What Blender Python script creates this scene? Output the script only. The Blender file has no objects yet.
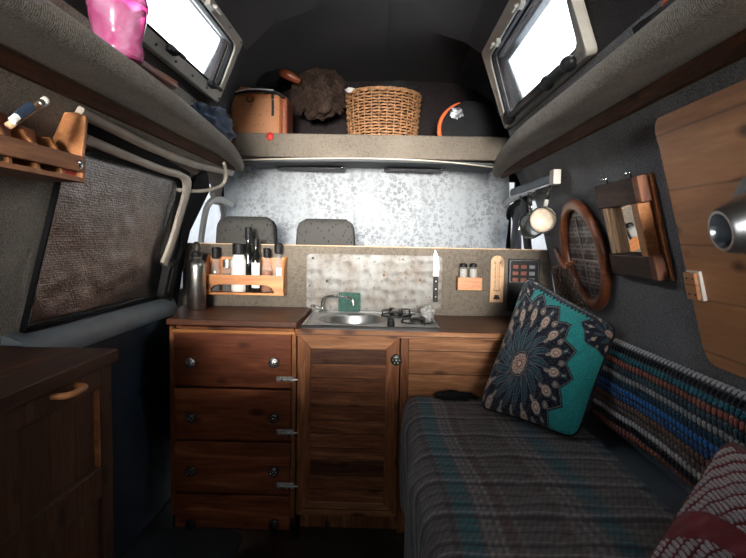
import bpy, bmesh, math, random
import numpy as np
from mathutils import Vector, Matrix
random.seed(7)
rng = np.random.RandomState(3)
SC = bpy.context.scene
COL = SC.collection
PI = math.pi
H = 1.08                       # eye height above the van floor; the z values below are relative to the eye

# ---------------------------------------------------------------- camera
F = 560.0
ROLL = math.radians(1.1)
vx, vy = 383 - 373.0, 279 - 239.0
ux = vx * math.cos(ROLL) - vy * math.sin(ROLL)
uy = vx * math.sin(ROLL) + vy * math.cos(ROLL)
PITCH = math.atan(uy / F)
YAW = math.atan(ux * math.cos(PITCH) / F)
CAMROT = Matrix.Rotation(YAW, 4, 'Z') @ Matrix.Rotation(PI / 2 - PITCH, 4, 'X') @ Matrix.Rotation(ROLL, 4, 'Z')
cam = bpy.data.cameras.new('camera')
cam.sensor_width = 36.0
cam.lens = 36.0 * F / 746.0
cam.clip_start = 0.01
camo = bpy.data.objects.new('camera', cam)
camo.matrix_world = Matrix.Translation((0, 0, H)) @ CAMROT
COL.objects.link(camo)
SC.camera = camo

# measuring helpers: where a sight line through the photograph meets a real surface
def ray(px, py):
    return CAMROT.to_3x3() @ Vector(((px - 373.0) / F, (279.0 - py) / F, -1.0))
def at_y(px, py, y):
    d = ray(px, py); return d * (y / d.y)
def at_z(px, py, z):
    d = ray(px, py); return d * (z / d.z)
def at_x(px, py, x):
    d = ray(px, py); return d * (x / d.x)
LP = [(-1.08, .90), (-.6, .93), (-.24, .90), (-.05, .86), (.12, .80), (.22, .76), (.33, .69), (.45, .63), (.49, .60), (.69, .523), (.79, .42), (.85, .25), (.87, 0)]
RP = [(-1.08, .78), (-.6, .80), (-.24, .755), (-.05, .71), (.12, .665), (.22, .63), (.30, .59), (.46, .515), (.75, .43), (.82, .33), (.86, .2), (.87, 0)]
def interp(P, z):
    if z <= P[0][0]: return P[0][1]
    for (a, b), (c, d) in zip(P, P[1:]):
        if z <= c: return b + (d - b) * (z - a) / (c - a)
    return P[-1][1]
def wx(side, z, n=0.0):
    return (-(interp(LP, z) - n)) if side == 'L' else (interp(RP, z) - n)
def at_wall(px, py, side, n=0.0):
    d = ray(px, py); lo, hi = .05, 6.0
    for _ in range(50):
        m = (lo + hi) / 2; p = d * m
        inside = (p.x > wx(side, p.z, n)) if side == 'L' else (p.x < wx(side, p.z, n))
        if inside: lo = m
        else: hi = m
    return d * lo
def wall_frame(side, y, z, n=0.0):
    """axes on a side wall: u to the right as seen from inside, v up the wall, n into the van"""
    dz = .06
    a, b = wx(side, z - dz), wx(side, z + dz)
    V = Vector((b - a, 0, 2 * dz)).normalized()
    U = Vector((0, 1, 0)) if side == 'L' else Vector((0, -1, 0))
    N = U.cross(V)
    m = Matrix.Identity(4)
    for i in range(3):
        m[i][0] = U[i]; m[i][1] = V[i]; m[i][2] = N[i]
    o = Vector((wx(side, z), y, z)) + N * n
    m[0][3], m[1][3], m[2][3] = o
    return m

# ---------------------------------------------------------------- materials
def nt(name):
    m = bpy.data.materials.new(name); m.use_nodes = True
    t = m.node_tree; b = t.nodes['Principled BSDF']
    return m, t, b
def N(t, kind, **kw):
    n = t.nodes.new(kind)
    for k, v in kw.items():
        if k.startswith('i_'): n.inputs[k[2:].replace('_', ' ')].default_value = v
        else: setattr(n, k, v)
    return n
def L(t, a, b): t.links.new(a, b)
def rgba(c): return (c[0], c[1], c[2], 1.0)
def ramp(t, fac, stops):
    r = t.nodes.new('ShaderNodeValToRGB')
    e = r.color_ramp.elements
    e[0].position, e[0].color = stops[0][0], rgba(stops[0][1])
    e[1].position, e[1].color = stops[-1][0], rgba(stops[-1][1])
    for p, c in stops[1:-1]:
        x = e.new(p); x.color = rgba(c)
    L(t, fac, r.inputs['Fac']); return r
def bump(t, b, height, strength=.3, dist=.002):
    n = t.nodes.new('ShaderNodeBump'); n.inputs['Strength'].default_value = strength
    n.inputs['Distance'].default_value = dist
    L(t, height, n.inputs['Height']); L(t, n.outputs['Normal'], b.inputs['Normal'])
def coords(t, scale=(1, 1, 1), kind='Object'):
    tc = t.nodes.new('ShaderNodeTexCoord'); mp = t.nodes.new('ShaderNodeMapping')
    mp.inputs['Scale'].default_value = scale
    L(t, tc.outputs[kind], mp.inputs['Vector']); return mp.outputs['Vector']
def plain(name, c, rough=.5, metal=0.0, var=.12, nscale=25, bmp=0.0, coat=0.0, trans=0.0, sheen=0.0):
    m, t, b = nt(name)
    v = coords(t)
    n = N(t, 'ShaderNodeTexNoise', i_Scale=nscale, i_Detail=6.0); L(t, v, n.inputs['Vector'])
    r = ramp(t, n.outputs['Fac'], [(.3, [x * (1 - var) for x in c]), (.7, [min(1, x * (1 + var)) for x in c])])
    L(t, r.outputs['Color'], b.inputs['Base Color'])
    b.inputs['Roughness'].default_value = rough; b.inputs['Metallic'].default_value = metal
    b.inputs['Coat Weight'].default_value = coat
    b.inputs['Transmission Weight'].default_value = trans
    b.inputs['Sheen Weight'].default_value = sheen
    if bmp: bump(t, b, n.outputs['Fac'], bmp, .002)
    return m
def carpet(name, c1, c2, fine=230):
    m, t, b = nt(name)
    v = coords(t)
    n = N(t, 'ShaderNodeTexNoise', i_Scale=fine, i_Detail=3.0, i_Roughness=.8); L(t, v, n.inputs['Vector'])
    w = N(t, 'ShaderNodeTexWave', i_Scale=60.0, i_Distortion=2.5, i_Detail=2.0, bands_direction='Y'); L(t, v, w.inputs['Vector'])
    g = N(t, 'ShaderNodeTexNoise', i_Scale=5.0, i_Detail=5.0); L(t, v, g.inputs['Vector'])
    a = N(t, 'ShaderNodeMath', operation='MULTIPLY_ADD'); L(t, w.outputs['Fac'], a.inputs[0]); a.inputs[1].default_value = .18; L(t, n.outputs['Fac'], a.inputs[2])
    a2 = N(t, 'ShaderNodeMath', operation='MULTIPLY_ADD'); L(t, g.outputs['Fac'], a2.inputs[0]); a2.inputs[1].default_value = .35; L(t, a.outputs[0], a2.inputs[2])
    r = ramp(t, a2.outputs[0], [(.55, c1), (.95, c2)])
    L(t, r.outputs['Color'], b.inputs['Base Color'])
    b.inputs['Roughness'].default_value = .97; b.inputs['Specular IOR Level'].default_value = .1
    b.inputs['Sheen Weight'].default_value = .15
    bump(t, b, a.outputs[0], .8, .004)
    return m
def wood(name, dark, light, axis='X', rough=.42, plank=None, grain=1.0, coat=.15, knots=True, pvar=.5, spec=.4, joint=.15):
    m, t, b = nt(name)
    s = {'X': (.9, 9, 9), 'Y': (9, .9, 9), 'Z': (9, 9, .9)}[axis]
    tc = t.nodes.new('ShaderNodeTexCoord')
    src = tc.outputs['Object']
    pn = None
    if plank:
        sep = t.nodes.new('ShaderNodeSeparateXYZ'); L(t, src, sep.inputs[0])
        dv = N(t, 'ShaderNodeMath', operation='DIVIDE'); L(t, sep.outputs[plank[0]], dv.inputs[0]); dv.inputs[1].default_value = plank[1]
        fl = N(t, 'ShaderNodeMath', operation='FLOOR'); L(t, dv.outputs[0], fl.inputs[0])
        pn = N(t, 'ShaderNodeTexWhiteNoise', noise_dimensions='1D'); L(t, fl.outputs[0], pn.inputs['W'])
        fr = N(t, 'ShaderNodeMath', operation='FRACT'); L(t, dv.outputs[0], fr.inputs[0])
        ad = N(t, 'ShaderNodeVectorMath', operation='MULTIPLY_ADD'); L(t, pn.outputs['Color'], ad.inputs[0]); ad.inputs[1].default_value = (7, 7, 7); L(t, src, ad.inputs[2])
        src = ad.outputs[0]
    mp = t.nodes.new('ShaderNodeMapping'); mp.inputs['Scale'].default_value = s; L(t, src, mp.inputs['Vector'])
    v = mp.outputs['Vector']
    n = N(t, 'ShaderNodeTexNoise', i_Scale=2.2 * grain, i_Detail=8.0, i_Roughness=.62, i_Distortion=.8); L(t, v, n.inputs['Vector'])
    n2 = N(t, 'ShaderNodeTexNoise', i_Scale=14.0 * grain, i_Detail=4.0, i_Roughness=.6); L(t, v, n2.inputs['Vector'])
    rg = N(t, 'ShaderNodeMath', operation='MULTIPLY'); L(t, n.outputs['Fac'], rg.inputs[0]); rg.inputs[1].default_value = 9.0
    sn = N(t, 'ShaderNodeMath', operation='SINE'); L(t, rg.outputs[0], sn.inputs[0])
    mx = N(t, 'ShaderNodeMath', operation='MULTIPLY_ADD'); L(t, sn.outputs[0], mx.inputs[0]); mx.inputs[1].default_value = .17; L(t, n.outputs['Fac'], mx.inputs[2])
    m2 = N(t, 'ShaderNodeMath', operation='MULTIPLY_ADD'); L(t, n2.outputs['Fac'], m2.inputs[0]); m2.inputs[1].default_value = .35; L(t, mx.outputs[0], m2.inputs[2])
    mid = [(a + c) / 2 for a, c in zip(dark, light)]
    r = ramp(t, m2.outputs[0], [(.42, dark), (.66, mid), (.92, light)])
    colr = r.outputs['Color']
    if knots:
        mk = t.nodes.new('ShaderNodeMapping'); mk.inputs['Scale'].default_value = {'X': (3.2, 7, 7), 'Y': (7, 3.2, 7), 'Z': (7, 7, 3.2)}[axis]; L(t, src, mk.inputs['Vector'])
        vo = N(t, 'ShaderNodeTexVoronoi', i_Scale=2.0); L(t, mk.outputs['Vector'], vo.inputs['Vector'])
        kr = ramp(t, vo.outputs['Distance'], [(.10, (.14, .08, .06)), (.24, (1, 1, 1))])
        km = N(t, 'ShaderNodeMix', data_type='RGBA', blend_type='MULTIPLY'); km.inputs['Factor'].default_value = .85
        L(t, colr, km.inputs['A']); L(t, kr.outputs['Color'], km.inputs['B']); colr = km.outputs['Result']
    if plank:
        mr = N(t, 'ShaderNodeMapRange'); mr.inputs['To Min'].default_value = 1 - pvar; mr.inputs['To Max'].default_value = 1.15
        L(t, pn.outputs['Value'], mr.inputs['Value'])
        # joint between two boards
        pp = N(t, 'ShaderNodeMath', operation='PINGPONG'); L(t, fr.outputs[0], pp.inputs[0]); pp.inputs[1].default_value = .5
        jr = ramp(t, pp.outputs[0], [(.006, (joint, joint, joint)), (.035, (1, 1, 1))])
        hm = N(t, 'ShaderNodeMix', data_type='RGBA', blend_type='MULTIPLY'); hm.inputs['Factor'].default_value = 1
        L(t, colr, hm.inputs['A']); L(t, mr.outputs['Result'], hm.inputs['B'])
        h2 = N(t, 'ShaderNodeMix', data_type='RGBA', blend_type='MULTIPLY'); h2.inputs['Factor'].default_value = 1
        L(t, hm.outputs['Result'], h2.inputs['A']); L(t, jr.outputs['Color'], h2.inputs['B']); colr = h2.outputs['Result']
    L(t, colr, b.inputs['Base Color'])
    b.inputs['Roughness'].default_value = rough; b.inputs['Coat Weight'].default_value = coat; b.inputs['Coat Roughness'].default_value = .3
    b.inputs['Specular IOR Level'].default_value = spec
    bump(t, b, m2.outputs[0], .25, .002)
    return m
def vcol(name, rough=.9, bmp=.5, fine=500, sheen=.2, coat=0):
    m, t, b = nt(name)
    a = N(t, 'ShaderNodeAttribute', attribute_name='dye')
    v = coords(t)
    n = N(t, 'ShaderNodeTexNoise', i_Scale=fine, i_Detail=3.0); L(t, v, n.inputs['Vector'])
    r = ramp(t, n.outputs['Fac'], [(.3, (.65, .65, .65)), (.7, (1.2, 1.2, 1.2))])
    x = N(t, 'ShaderNodeMix', data_type='RGBA', blend_type='MULTIPLY'); x.inputs['Factor'].default_value = 1
    L(t, a.outputs['Color'], x.inputs['A']); L(t, r.outputs['Color'], x.inputs['B'])
    L(t, x.outputs['Result'], b.inputs['Base Color'])
    b.inputs['Roughness'].default_value = rough; b.inputs['Sheen Weight'].default_value = sheen; b.inputs['Specular IOR Level'].default_value = .15
    bump(t, b, n.outputs['Fac'], bmp, .002)
    return m
def glass(name, c=(1, 1, 1), rough=.02, ior=1.45):
    m, t, b = nt(name)
    b.inputs['Base Color'].default_value = rgba(c); b.inputs['Roughness'].default_value = rough
    b.inputs['Transmission Weight'].default_value = 1.0; b.inputs['IOR'].default_value = ior
    return m

M = {}
M['carpet'] = carpet('grey_carpet', (.085, .075, .063), (.44, .39, .33))  # lightened copy of the one carpet, for the brighter left wall and shelves
M['carpet_dimmed'] = carpet('grey_carpet_dimmed', (.035, .029, .023), (.21, .178, .142))  # same carpet with its light level toned down in the colour, for the partition
M['carpet_shaded'] = carpet('grey_carpet_shaded', (.045, .045, .050), (.32, .315, .33))  # same carpet again, the right wall's shade put into its colour
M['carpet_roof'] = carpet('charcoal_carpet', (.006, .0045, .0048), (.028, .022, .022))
M['pine'] = wood('stained_pine', (.10, .026, .007), (.55, .20, .060), 'X', spec=.25)
M['pine_v'] = wood('stained_pine_upright', (.17, .050, .015), (.82, .34, .14), 'Z', spec=.25)
M['planks'] = wood('pine_planks', (.13, .036, .013), (.78, .31, .13), 'X', plank=('Z', .052), pvar=.62, spec=.25)
M['planks_wide'] = wood('pine_wide_planks', (.28, .10, .035), (.95, .47, .22), 'X', plank=('Z', .085), pvar=.22, spec=.25)
M['drawer'] = wood('drawer_pine', (.14, .030, .011), (.60, .19, .070), 'X', grain=.8, spec=.25)
M['top_wood'] = wood('worktop_wood', (.05, .014, .006), (.25, .080, .030), 'X', rough=.42, coat=.1)
M['dark_wood'] = wood('dark_varnished_wood', (.035, .011, .005), (.19, .068, .030), 'Y', rough=.5, coat=0, spec=.25, plank=('X', .075), knots=False, pvar=.2)
M['dark_wood_v'] = wood('dark_varnished_boards', (.045, .018, .010), (.17, .075, .038), 'Z', rough=.5, coat=0, spec=.25, joint=.5, plank=('Y', .09), pvar=.3)
M['trim_wood'] = wood('dark_trim_wood', (.055, .022, .012), (.26, .11, .055), 'Y', rough=.7, coat=0, spec=.2)
M['board'] = wood('orange_plywood', (.46, .19, .075), (.76, .38, .17), 'Y', rough=.45, plank=('Z', .12), pvar=.14, joint=.6, grain=.7)
M['rack_wood'] = wood('honey_pine', (.40, .13, .03), (.85, .37, .115), 'X', rough=.4)
M['rack_wood_y'] = wood('honey_pine_lengthwise', (.34, .12, .035), (.75, .36, .14), 'Y', rough=.45)
M['rack_dark'] = wood('red_brown_pine', (.24, .075, .024), (.60, .25, .09), 'Y', rough=.5, knots=False)
M['pale_wood'] = wood('pale_planed_wood', (.62, .36, .19), (.95, .70, .46), 'Z', rough=.6, coat=0)
M['old_wood'] = wood('weathered_dark_wood', (.02, .012, .009), (.15, .08, .055), 'Y', rough=.7, coat=0)
M['old_end'] = wood('rusty_brown_end_wood', (.10, .035, .018), (.33, .13, .065), 'Z', rough=.6, coat=0)
M['mirror_wood'] = wood('round_frame_wood', (.10, .028, .012), (.36, .12, .05), 'Y', rough=.35, coat=.4, knots=False)
M['leather'] = plain('tan_leather', (.50, .22, .09), .55, var=.25, nscale=40, bmp=.3)
M['brown_leather'] = plain('red_brown_leather', (.20, .05, .02), .35, var=.4, nscale=50, bmp=.3, coat=.3)
M['steel'] = plain('brushed_steel', (.72, .72, .70), .34, 1.0, .08, 60)
M['flask'] = plain('dull_flask_steel', (.40, .38, .35), .33, 1.0, .12, 30)
M['chrome'] = plain('bright_chrome', (.75, .75, .74), .12, 1.0, .04, 20)
M['darkmetal'] = plain('grey_cast_metal', (.20, .21, .23), .38, 1.0, .2, 40, bmp=.1)
M['silvercone'] = plain('satin_aluminium', (.55, .58, .61), .30, 1.0, .06, 40)
M['black'] = plain('black_plastic', (.010, .010, .011), .5, var=.2)
M['black'].node_tree.nodes['Principled BSDF'].inputs['Specular IOR Level'].default_value = .2
M['blackrubber'] = plain('black_rubber', (.006, .006, .007), .85, var=.2)
M['blackrubber'].node_tree.nodes['Principled BSDF'].inputs['Specular IOR Level'].default_value = .15
M['iron'] = plain('black_enamel_iron', (.015, .014, .014), .35, var=.3, coat=.3)
M['bluegrey'] = plain('blue_grey_painted_steel', (.20, .235, .26), .45, var=.15, nscale=9)
M['doorcard'] = plain('dark_blue_door_panel', (.012, .020, .032), .6, var=.2, nscale=8)
M['beige'] = plain('cream_painted_steel', (.52, .46, .38), .4, var=.12, nscale=14)
M['frame'] = plain('warm_grey_window_frame', (.33, .31, .27), .45, .1, var=.1, nscale=20)
M['white'] = plain('off_white_plastic', (.75, .72, .66), .45, var=.06)
M['label'] = plain('white_paper_label', (.80, .78, .74), .7, var=.06)
M['cream'] = plain('cream_enamel', (.72, .62, .50), .3, var=.18, nscale=70)
M['enamel'] = plain('grey_white_enamel', (.55, .54, .50), .2, var=.1, nscale=30, coat=.5)
M['orange'] = plain('orange_fabric', (.75, .13, .03), .6, var=.2)
M['red'] = plain('red_fabric', (.65, .03, .02), .6, var=.2)
M['navy'] = plain('navy_cloth', (.004, .018, .045), .85, var=.35, nscale=30, bmp=.5, sheen=.1)
M['blackcloth'] = plain('black_cloth', (.006, .006, .007), .9, var=.4, nscale=40, bmp=.6)
M['greencloth'] = plain('green_sponge', (.028, .085, .065), .85, var=.4, nscale=120, bmp=.8)
M['fur'] = plain('brown_fur', (.042, .022, .014), .9, var=.5, nscale=90, bmp=.6)
M['wicker'] = plain('tan_wicker', (.34, .17, .075), .6, var=.5, nscale=60, bmp=.3)
M['mattress'] = plain('slate_blue_mattress_cloth', (.065, .08, .095), .95, var=.15, nscale=200, bmp=.4)
M['mat'] = plain('black_rubber_mat', (.006, .008, .009), .8, var=.3)
M['floorm'] = wood('dark_floor_boards', (.012, .009, .008), (.05, .035, .028), 'Y', plank=('X', .12))
M['pepper'] = plain('dark_peppercorns', (.03, .018, .012), .8, var=.6, nscale=200, bmp=.6)
M['salt'] = plain('pale_salt', (.45, .42, .38), .9, var=.1, nscale=200)
M['amber'] = plain('amber_oil', (.42, .12, .02), .15, var=.1, trans=.25)
M['glass'] = glass('clear_glass', (.55, .58, .57))
for k_, v_ in (('Transmission Weight', 0.0), ('Alpha', .09), ('Roughness', .06), ('Specular IOR Level', .9)): M['glass'].node_tree.nodes['Principled BSDF'].inputs[k_].default_value = v_
M['darkglass'] = plain('dark_green_glass', (.006, .007, .006), .08, var=.1, coat=.6)
M['cork'] = plain('cork', (.45, .25, .12), .8, var=.3, nscale=90)
M['mirror'] = plain('mirror_silver', (.85, .86, .86), .02, 1.0, 0.01, 5)
M['bluecard'] = plain('blue_printed_card', (.10, .25, .38), .5, var=.8, nscale=120)
M['redcard'] = plain('red_card', (.75, .10, .05), .5, var=.3, nscale=90)
M['net'] = plain('dark_netting', (.02, .02, .018), .8, var=.3)
M['slate'] = plain('slate_blue_blind_cloth', (.16, .185, .215), .6, var=.1, nscale=40)
M['paint_dark'] = plain('dark_print_ink', (.02, .012, .01), .7, var=.1)

# printed seat cloth
def seat_cloth():
    m, t, b = nt('grey_seat_cloth')
    v = coords(t, (60, 60, 30))
    vo = N(t, 'ShaderNodeTexVoronoi', i_Scale=1.3); L(t, v, vo.inputs['Vector'])
    r = ramp(t, vo.outputs['Distance'], [(.12, (.012, .013, .014)), (.32, (.062, .060, .056))])
    L(t, r.outputs['Color'], b.inputs['Base Color']); b.inputs['Roughness'].default_value = .95
    b.inputs['Specular IOR Level'].default_value = .1
    bump(t, b, vo.outputs['Distance'], .3, .002)
    return m
M['seatcloth'] = seat_cloth()
def curtain_mat():
    m = bpy.data.materials.new('white_floral_curtain_cloth'); m.use_nodes = True
    t = m.node_tree; t.nodes.clear()
    v = coords(t)
    # five-lobed little flowers scattered over the cloth
    def flowers(scale, thr, seed):
        mp = t.nodes.new('ShaderNodeMapping'); mp.inputs['Scale'].default_value = (scale, 0, scale); mp.inputs['Location'].default_value = (seed, 0, seed * 2)
        L(t, v, mp.inputs['Vector'])
        vo = N(t, 'ShaderNodeTexVoronoi', i_Scale=1.0, i_Randomness=.95); L(t, mp.outputs['Vector'], vo.inputs['Vector'])
        sb = N(t, 'ShaderNodeVectorMath', operation='SUBTRACT'); L(t, mp.outputs['Vector'], sb.inputs[0]); L(t, vo.outputs['Position'], sb.inputs[1])
        sp = t.nodes.new('ShaderNodeSeparateXYZ'); L(t, sb.outputs[0], sp.inputs[0])
        at = N(t, 'ShaderNodeMath', operation='ARCTAN2'); L(t, sp.outputs[2], at.inputs[0]); L(t, sp.outputs[0], at.inputs[1])
        m5 = N(t, 'ShaderNodeMath', operation='MULTIPLY'); L(t, at.outputs[0], m5.inputs[0]); m5.inputs[1].default_value = 5
        cs = N(t, 'ShaderNodeMath', operation='COSINE'); L(t, m5.outputs[0], cs.inputs[0])
        lf = N(t, 'ShaderNodeMath', operation='MULTIPLY_ADD'); L(t, cs.outputs[0], lf.inputs[0]); lf.inputs[1].default_value = -.07; L(t, vo.outputs['Distance'], lf.inputs[2])
        ring = N(t, 'ShaderNodeMath', operation='SUBTRACT'); L(t, lf.outputs[0], ring.inputs[0]); ring.inputs[1].default_value = thr * .62
        ab = N(t, 'ShaderNodeMath', operation='ABSOLUTE'); L(t, ring.outputs[0], ab.inputs[0])
        return ramp(t, ab.outputs[0], [(thr * .22, (.0, .0, .0)), (thr * .42, (1, 1, 1))]).outputs['Color']
    f1 = flowers(40, .44, 3.1); f2 = flowers(66, .34, 9.7)
    mu = N(t, 'ShaderNodeMix', data_type='RGBA', blend_type='MULTIPLY'); mu.inputs['Factor'].default_value = 1; L(t, f1, mu.inputs['A']); L(t, f2, mu.inputs['B'])
    big = N(t, 'ShaderNodeTexNoise', i_Scale=6.0, i_Detail=4.0); L(t, v, big.inputs['Vector'])
    br = ramp(t, big.outputs['Fac'], [(.3, (.15, .15, .15)), (.7, (.85, .85, .85))])
    mixf = N(t, 'ShaderNodeMix', data_type='RGBA', blend_type='MIX'); L(t, br.outputs['Color'], mixf.inputs['Factor'])
    mixf.inputs['B'].default_value = (1, 1, 1, 1); L(t, mu.outputs['Result'], mixf.inputs['A'])
    fl = ramp(t, mixf.outputs['Result'], [(.0, (.22, .22, .24)), (1, (.50, .53, .555))])
    d = N(t, 'ShaderNodeBsdfDiffuse'); tr = N(t, 'ShaderNodeBsdfTranslucent')
    L(t, fl.outputs['Color'], d.inputs['Color']); L(t, fl.outputs['Color'], tr.inputs['Color'])
    mx = N(t, 'ShaderNodeMixShader'); mx.inputs[0].default_value = .45
    L(t, d.outputs[0], mx.inputs[1]); L(t, tr.outputs[0], mx.inputs[2])
    o = N(t, 'ShaderNodeOutputMaterial'); L(t, mx.outputs[0], o.inputs['Surface'])
    return m
M['curtain'] = curtain_mat()
def hammered():
    m, t, b = nt('hammered_stained_metal')
    v = coords(t, (1, 0, 1))
    vo = N(t, 'ShaderNodeTexVoronoi', i_Scale=25.0, i_Randomness=.5, feature='SMOOTH_F1'); L(t, v, vo.inputs['Vector'])
    n = N(t, 'ShaderNodeTexNoise', i_Scale=9.0, i_Detail=8.0, i_Roughness=.7); L(t, v, n.inputs['Vector'])
    r = ramp(t, n.outputs['Fac'], [(.28, (.09, .06, .035)), (.42, (.18, .16, .14)), (.6, (.25, .25, .24))])
    sp = N(t, 'ShaderNodeTexNoise', i_Scale=75.0, i_Detail=2.0); L(t, v, sp.inputs['Vector'])
    sr = ramp(t, sp.outputs['Fac'], [(.30, (.25, .12, .05)), (.36, (1, 1, 1))])
    x = N(t, 'ShaderNodeMix', data_type='RGBA', blend_type='MULTIPLY'); x.inputs['Factor'].default_value = .8
    L(t, r.outputs['Color'], x.inputs['A']); L(t, sr.outputs['Color'], x.inputs['B'])
    L(t, x.outputs['Result'], b.inputs['Base Color'])
    b.inputs['Metallic'].default_value = .35; b.inputs['Roughness'].default_value = .6; b.inputs['Specular IOR Level'].default_value = .3
    bump(t, b, vo.outputs['Distance'], .95, .014)
    return m
M['hammered'] = hammered()
def foil():
    m, t, b = nt('silver_bubble_foil')
    tc = t.nodes.new('ShaderNodeTexCoord')
    sep = t.nodes.new('ShaderNodeSeparateXYZ'); L(t, tc.outputs['Object'], sep.inputs[0])
    cb = t.nodes.new('ShaderNodeCombineXYZ'); L(t, sep.outputs[1], cb.inputs[0]); L(t, sep.outputs[2], cb.inputs[1])
    vo = N(t, 'ShaderNodeTexVoronoi', i_Scale=150.0, i_Randomness=.45); L(t, cb.outputs[0], vo.inputs['Vector'])
    n = N(t, 'ShaderNodeTexNoise', i_Scale=14.0, i_Detail=6.0); L(t, cb.outputs[0], n.inputs['Vector'])
    ad = N(t, 'ShaderNodeMath', operation='MULTIPLY_ADD'); L(t, n.outputs['Fac'], ad.inputs[0]); ad.inputs[1].default_value = 2.5; L(t, vo.outputs['Distance'], ad.inputs[2])
    r = ramp(t, vo.outputs['Distance'], [(.1, (.78, .80, .83)), (.6, (.30, .31, .33))])
    L(t, r.outputs['Color'], b.inputs['Base Color'])
    b.inputs['Metallic'].default_value = 1.0; b.inputs['Roughness'].default_value = .30
    bump(t, b, ad.outputs[0], .55, .004)
    return m
M['foil'] = foil()
def frosted(nm='milky_window_acrylic', k=1.0):
    m, t, b = nt(nm)
    v = coords(t)
    n = N(t, 'ShaderNodeTexNoise', i_Scale=3.0, i_Detail=8.0, i_Roughness=.75); L(t, v, n.inputs['Vector'])
    r = ramp(t, n.outputs['Fac'], [(.35, (.62 * k, .66 * k, .70 * k)), (.6, (.93 * k, .95 * k, .97 * k))])
    L(t, r.outputs['Color'], b.inputs['Base Color'])
    b.inputs['Transmission Weight'].default_value = 1; b.inputs['Roughness'].default_value = .25; b.inputs['IOR'].default_value = 1.05
    return m
M['frosted'] = frosted()
M['grimy'] = frosted('grimy_window_acrylic', .55)
def pinkm():
    m, t, b = nt('translucent_pink_plastic')
    v = coords(t, (1, 1, 1))
    n = N(t, 'ShaderNodeTexNoise', i_Scale=14.0, i_Detail=2.0, i_Distortion=1.0); L(t, v, n.inputs['Vector'])
    r = ramp(t, n.outputs['Fac'], [(.35, (.80, .16, .42)), (.6, (.95, .48, .72))])
    L(t, r.outputs['Color'], b.inputs['Base Color'])
    b.inputs['Transmission Weight'].default_value = .75; b.inputs['Roughness'].default_value = .15; b.inputs['IOR'].default_value = 1.2
    return m
M['pink'] = pinkm()
def leatherprint():
    m, t, b = nt('printed_tan_leather')
    v = coords(t, (55, 1, 90))
    vo = N(t, 'ShaderNodeTexVoronoi', i_Scale=1.0, i_Randomness=.7); L(t, v, vo.inputs['Vector'])
    r = ramp(t, vo.outputs['Distance'], [(.20, (.10, .035, .02)), (.27, (.38, .145, .05))])
    L(t, r.outputs['Color'], b.inputs['Base Color']); b.inputs['Roughness'].default_value = .5
    return m
M['bagprint'] = leatherprint()
M['dye'] = vcol('woven_dyed_cloth')
M['dye_print'] = vcol('printed_cotton', fine=260, bmp=.25)

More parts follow.
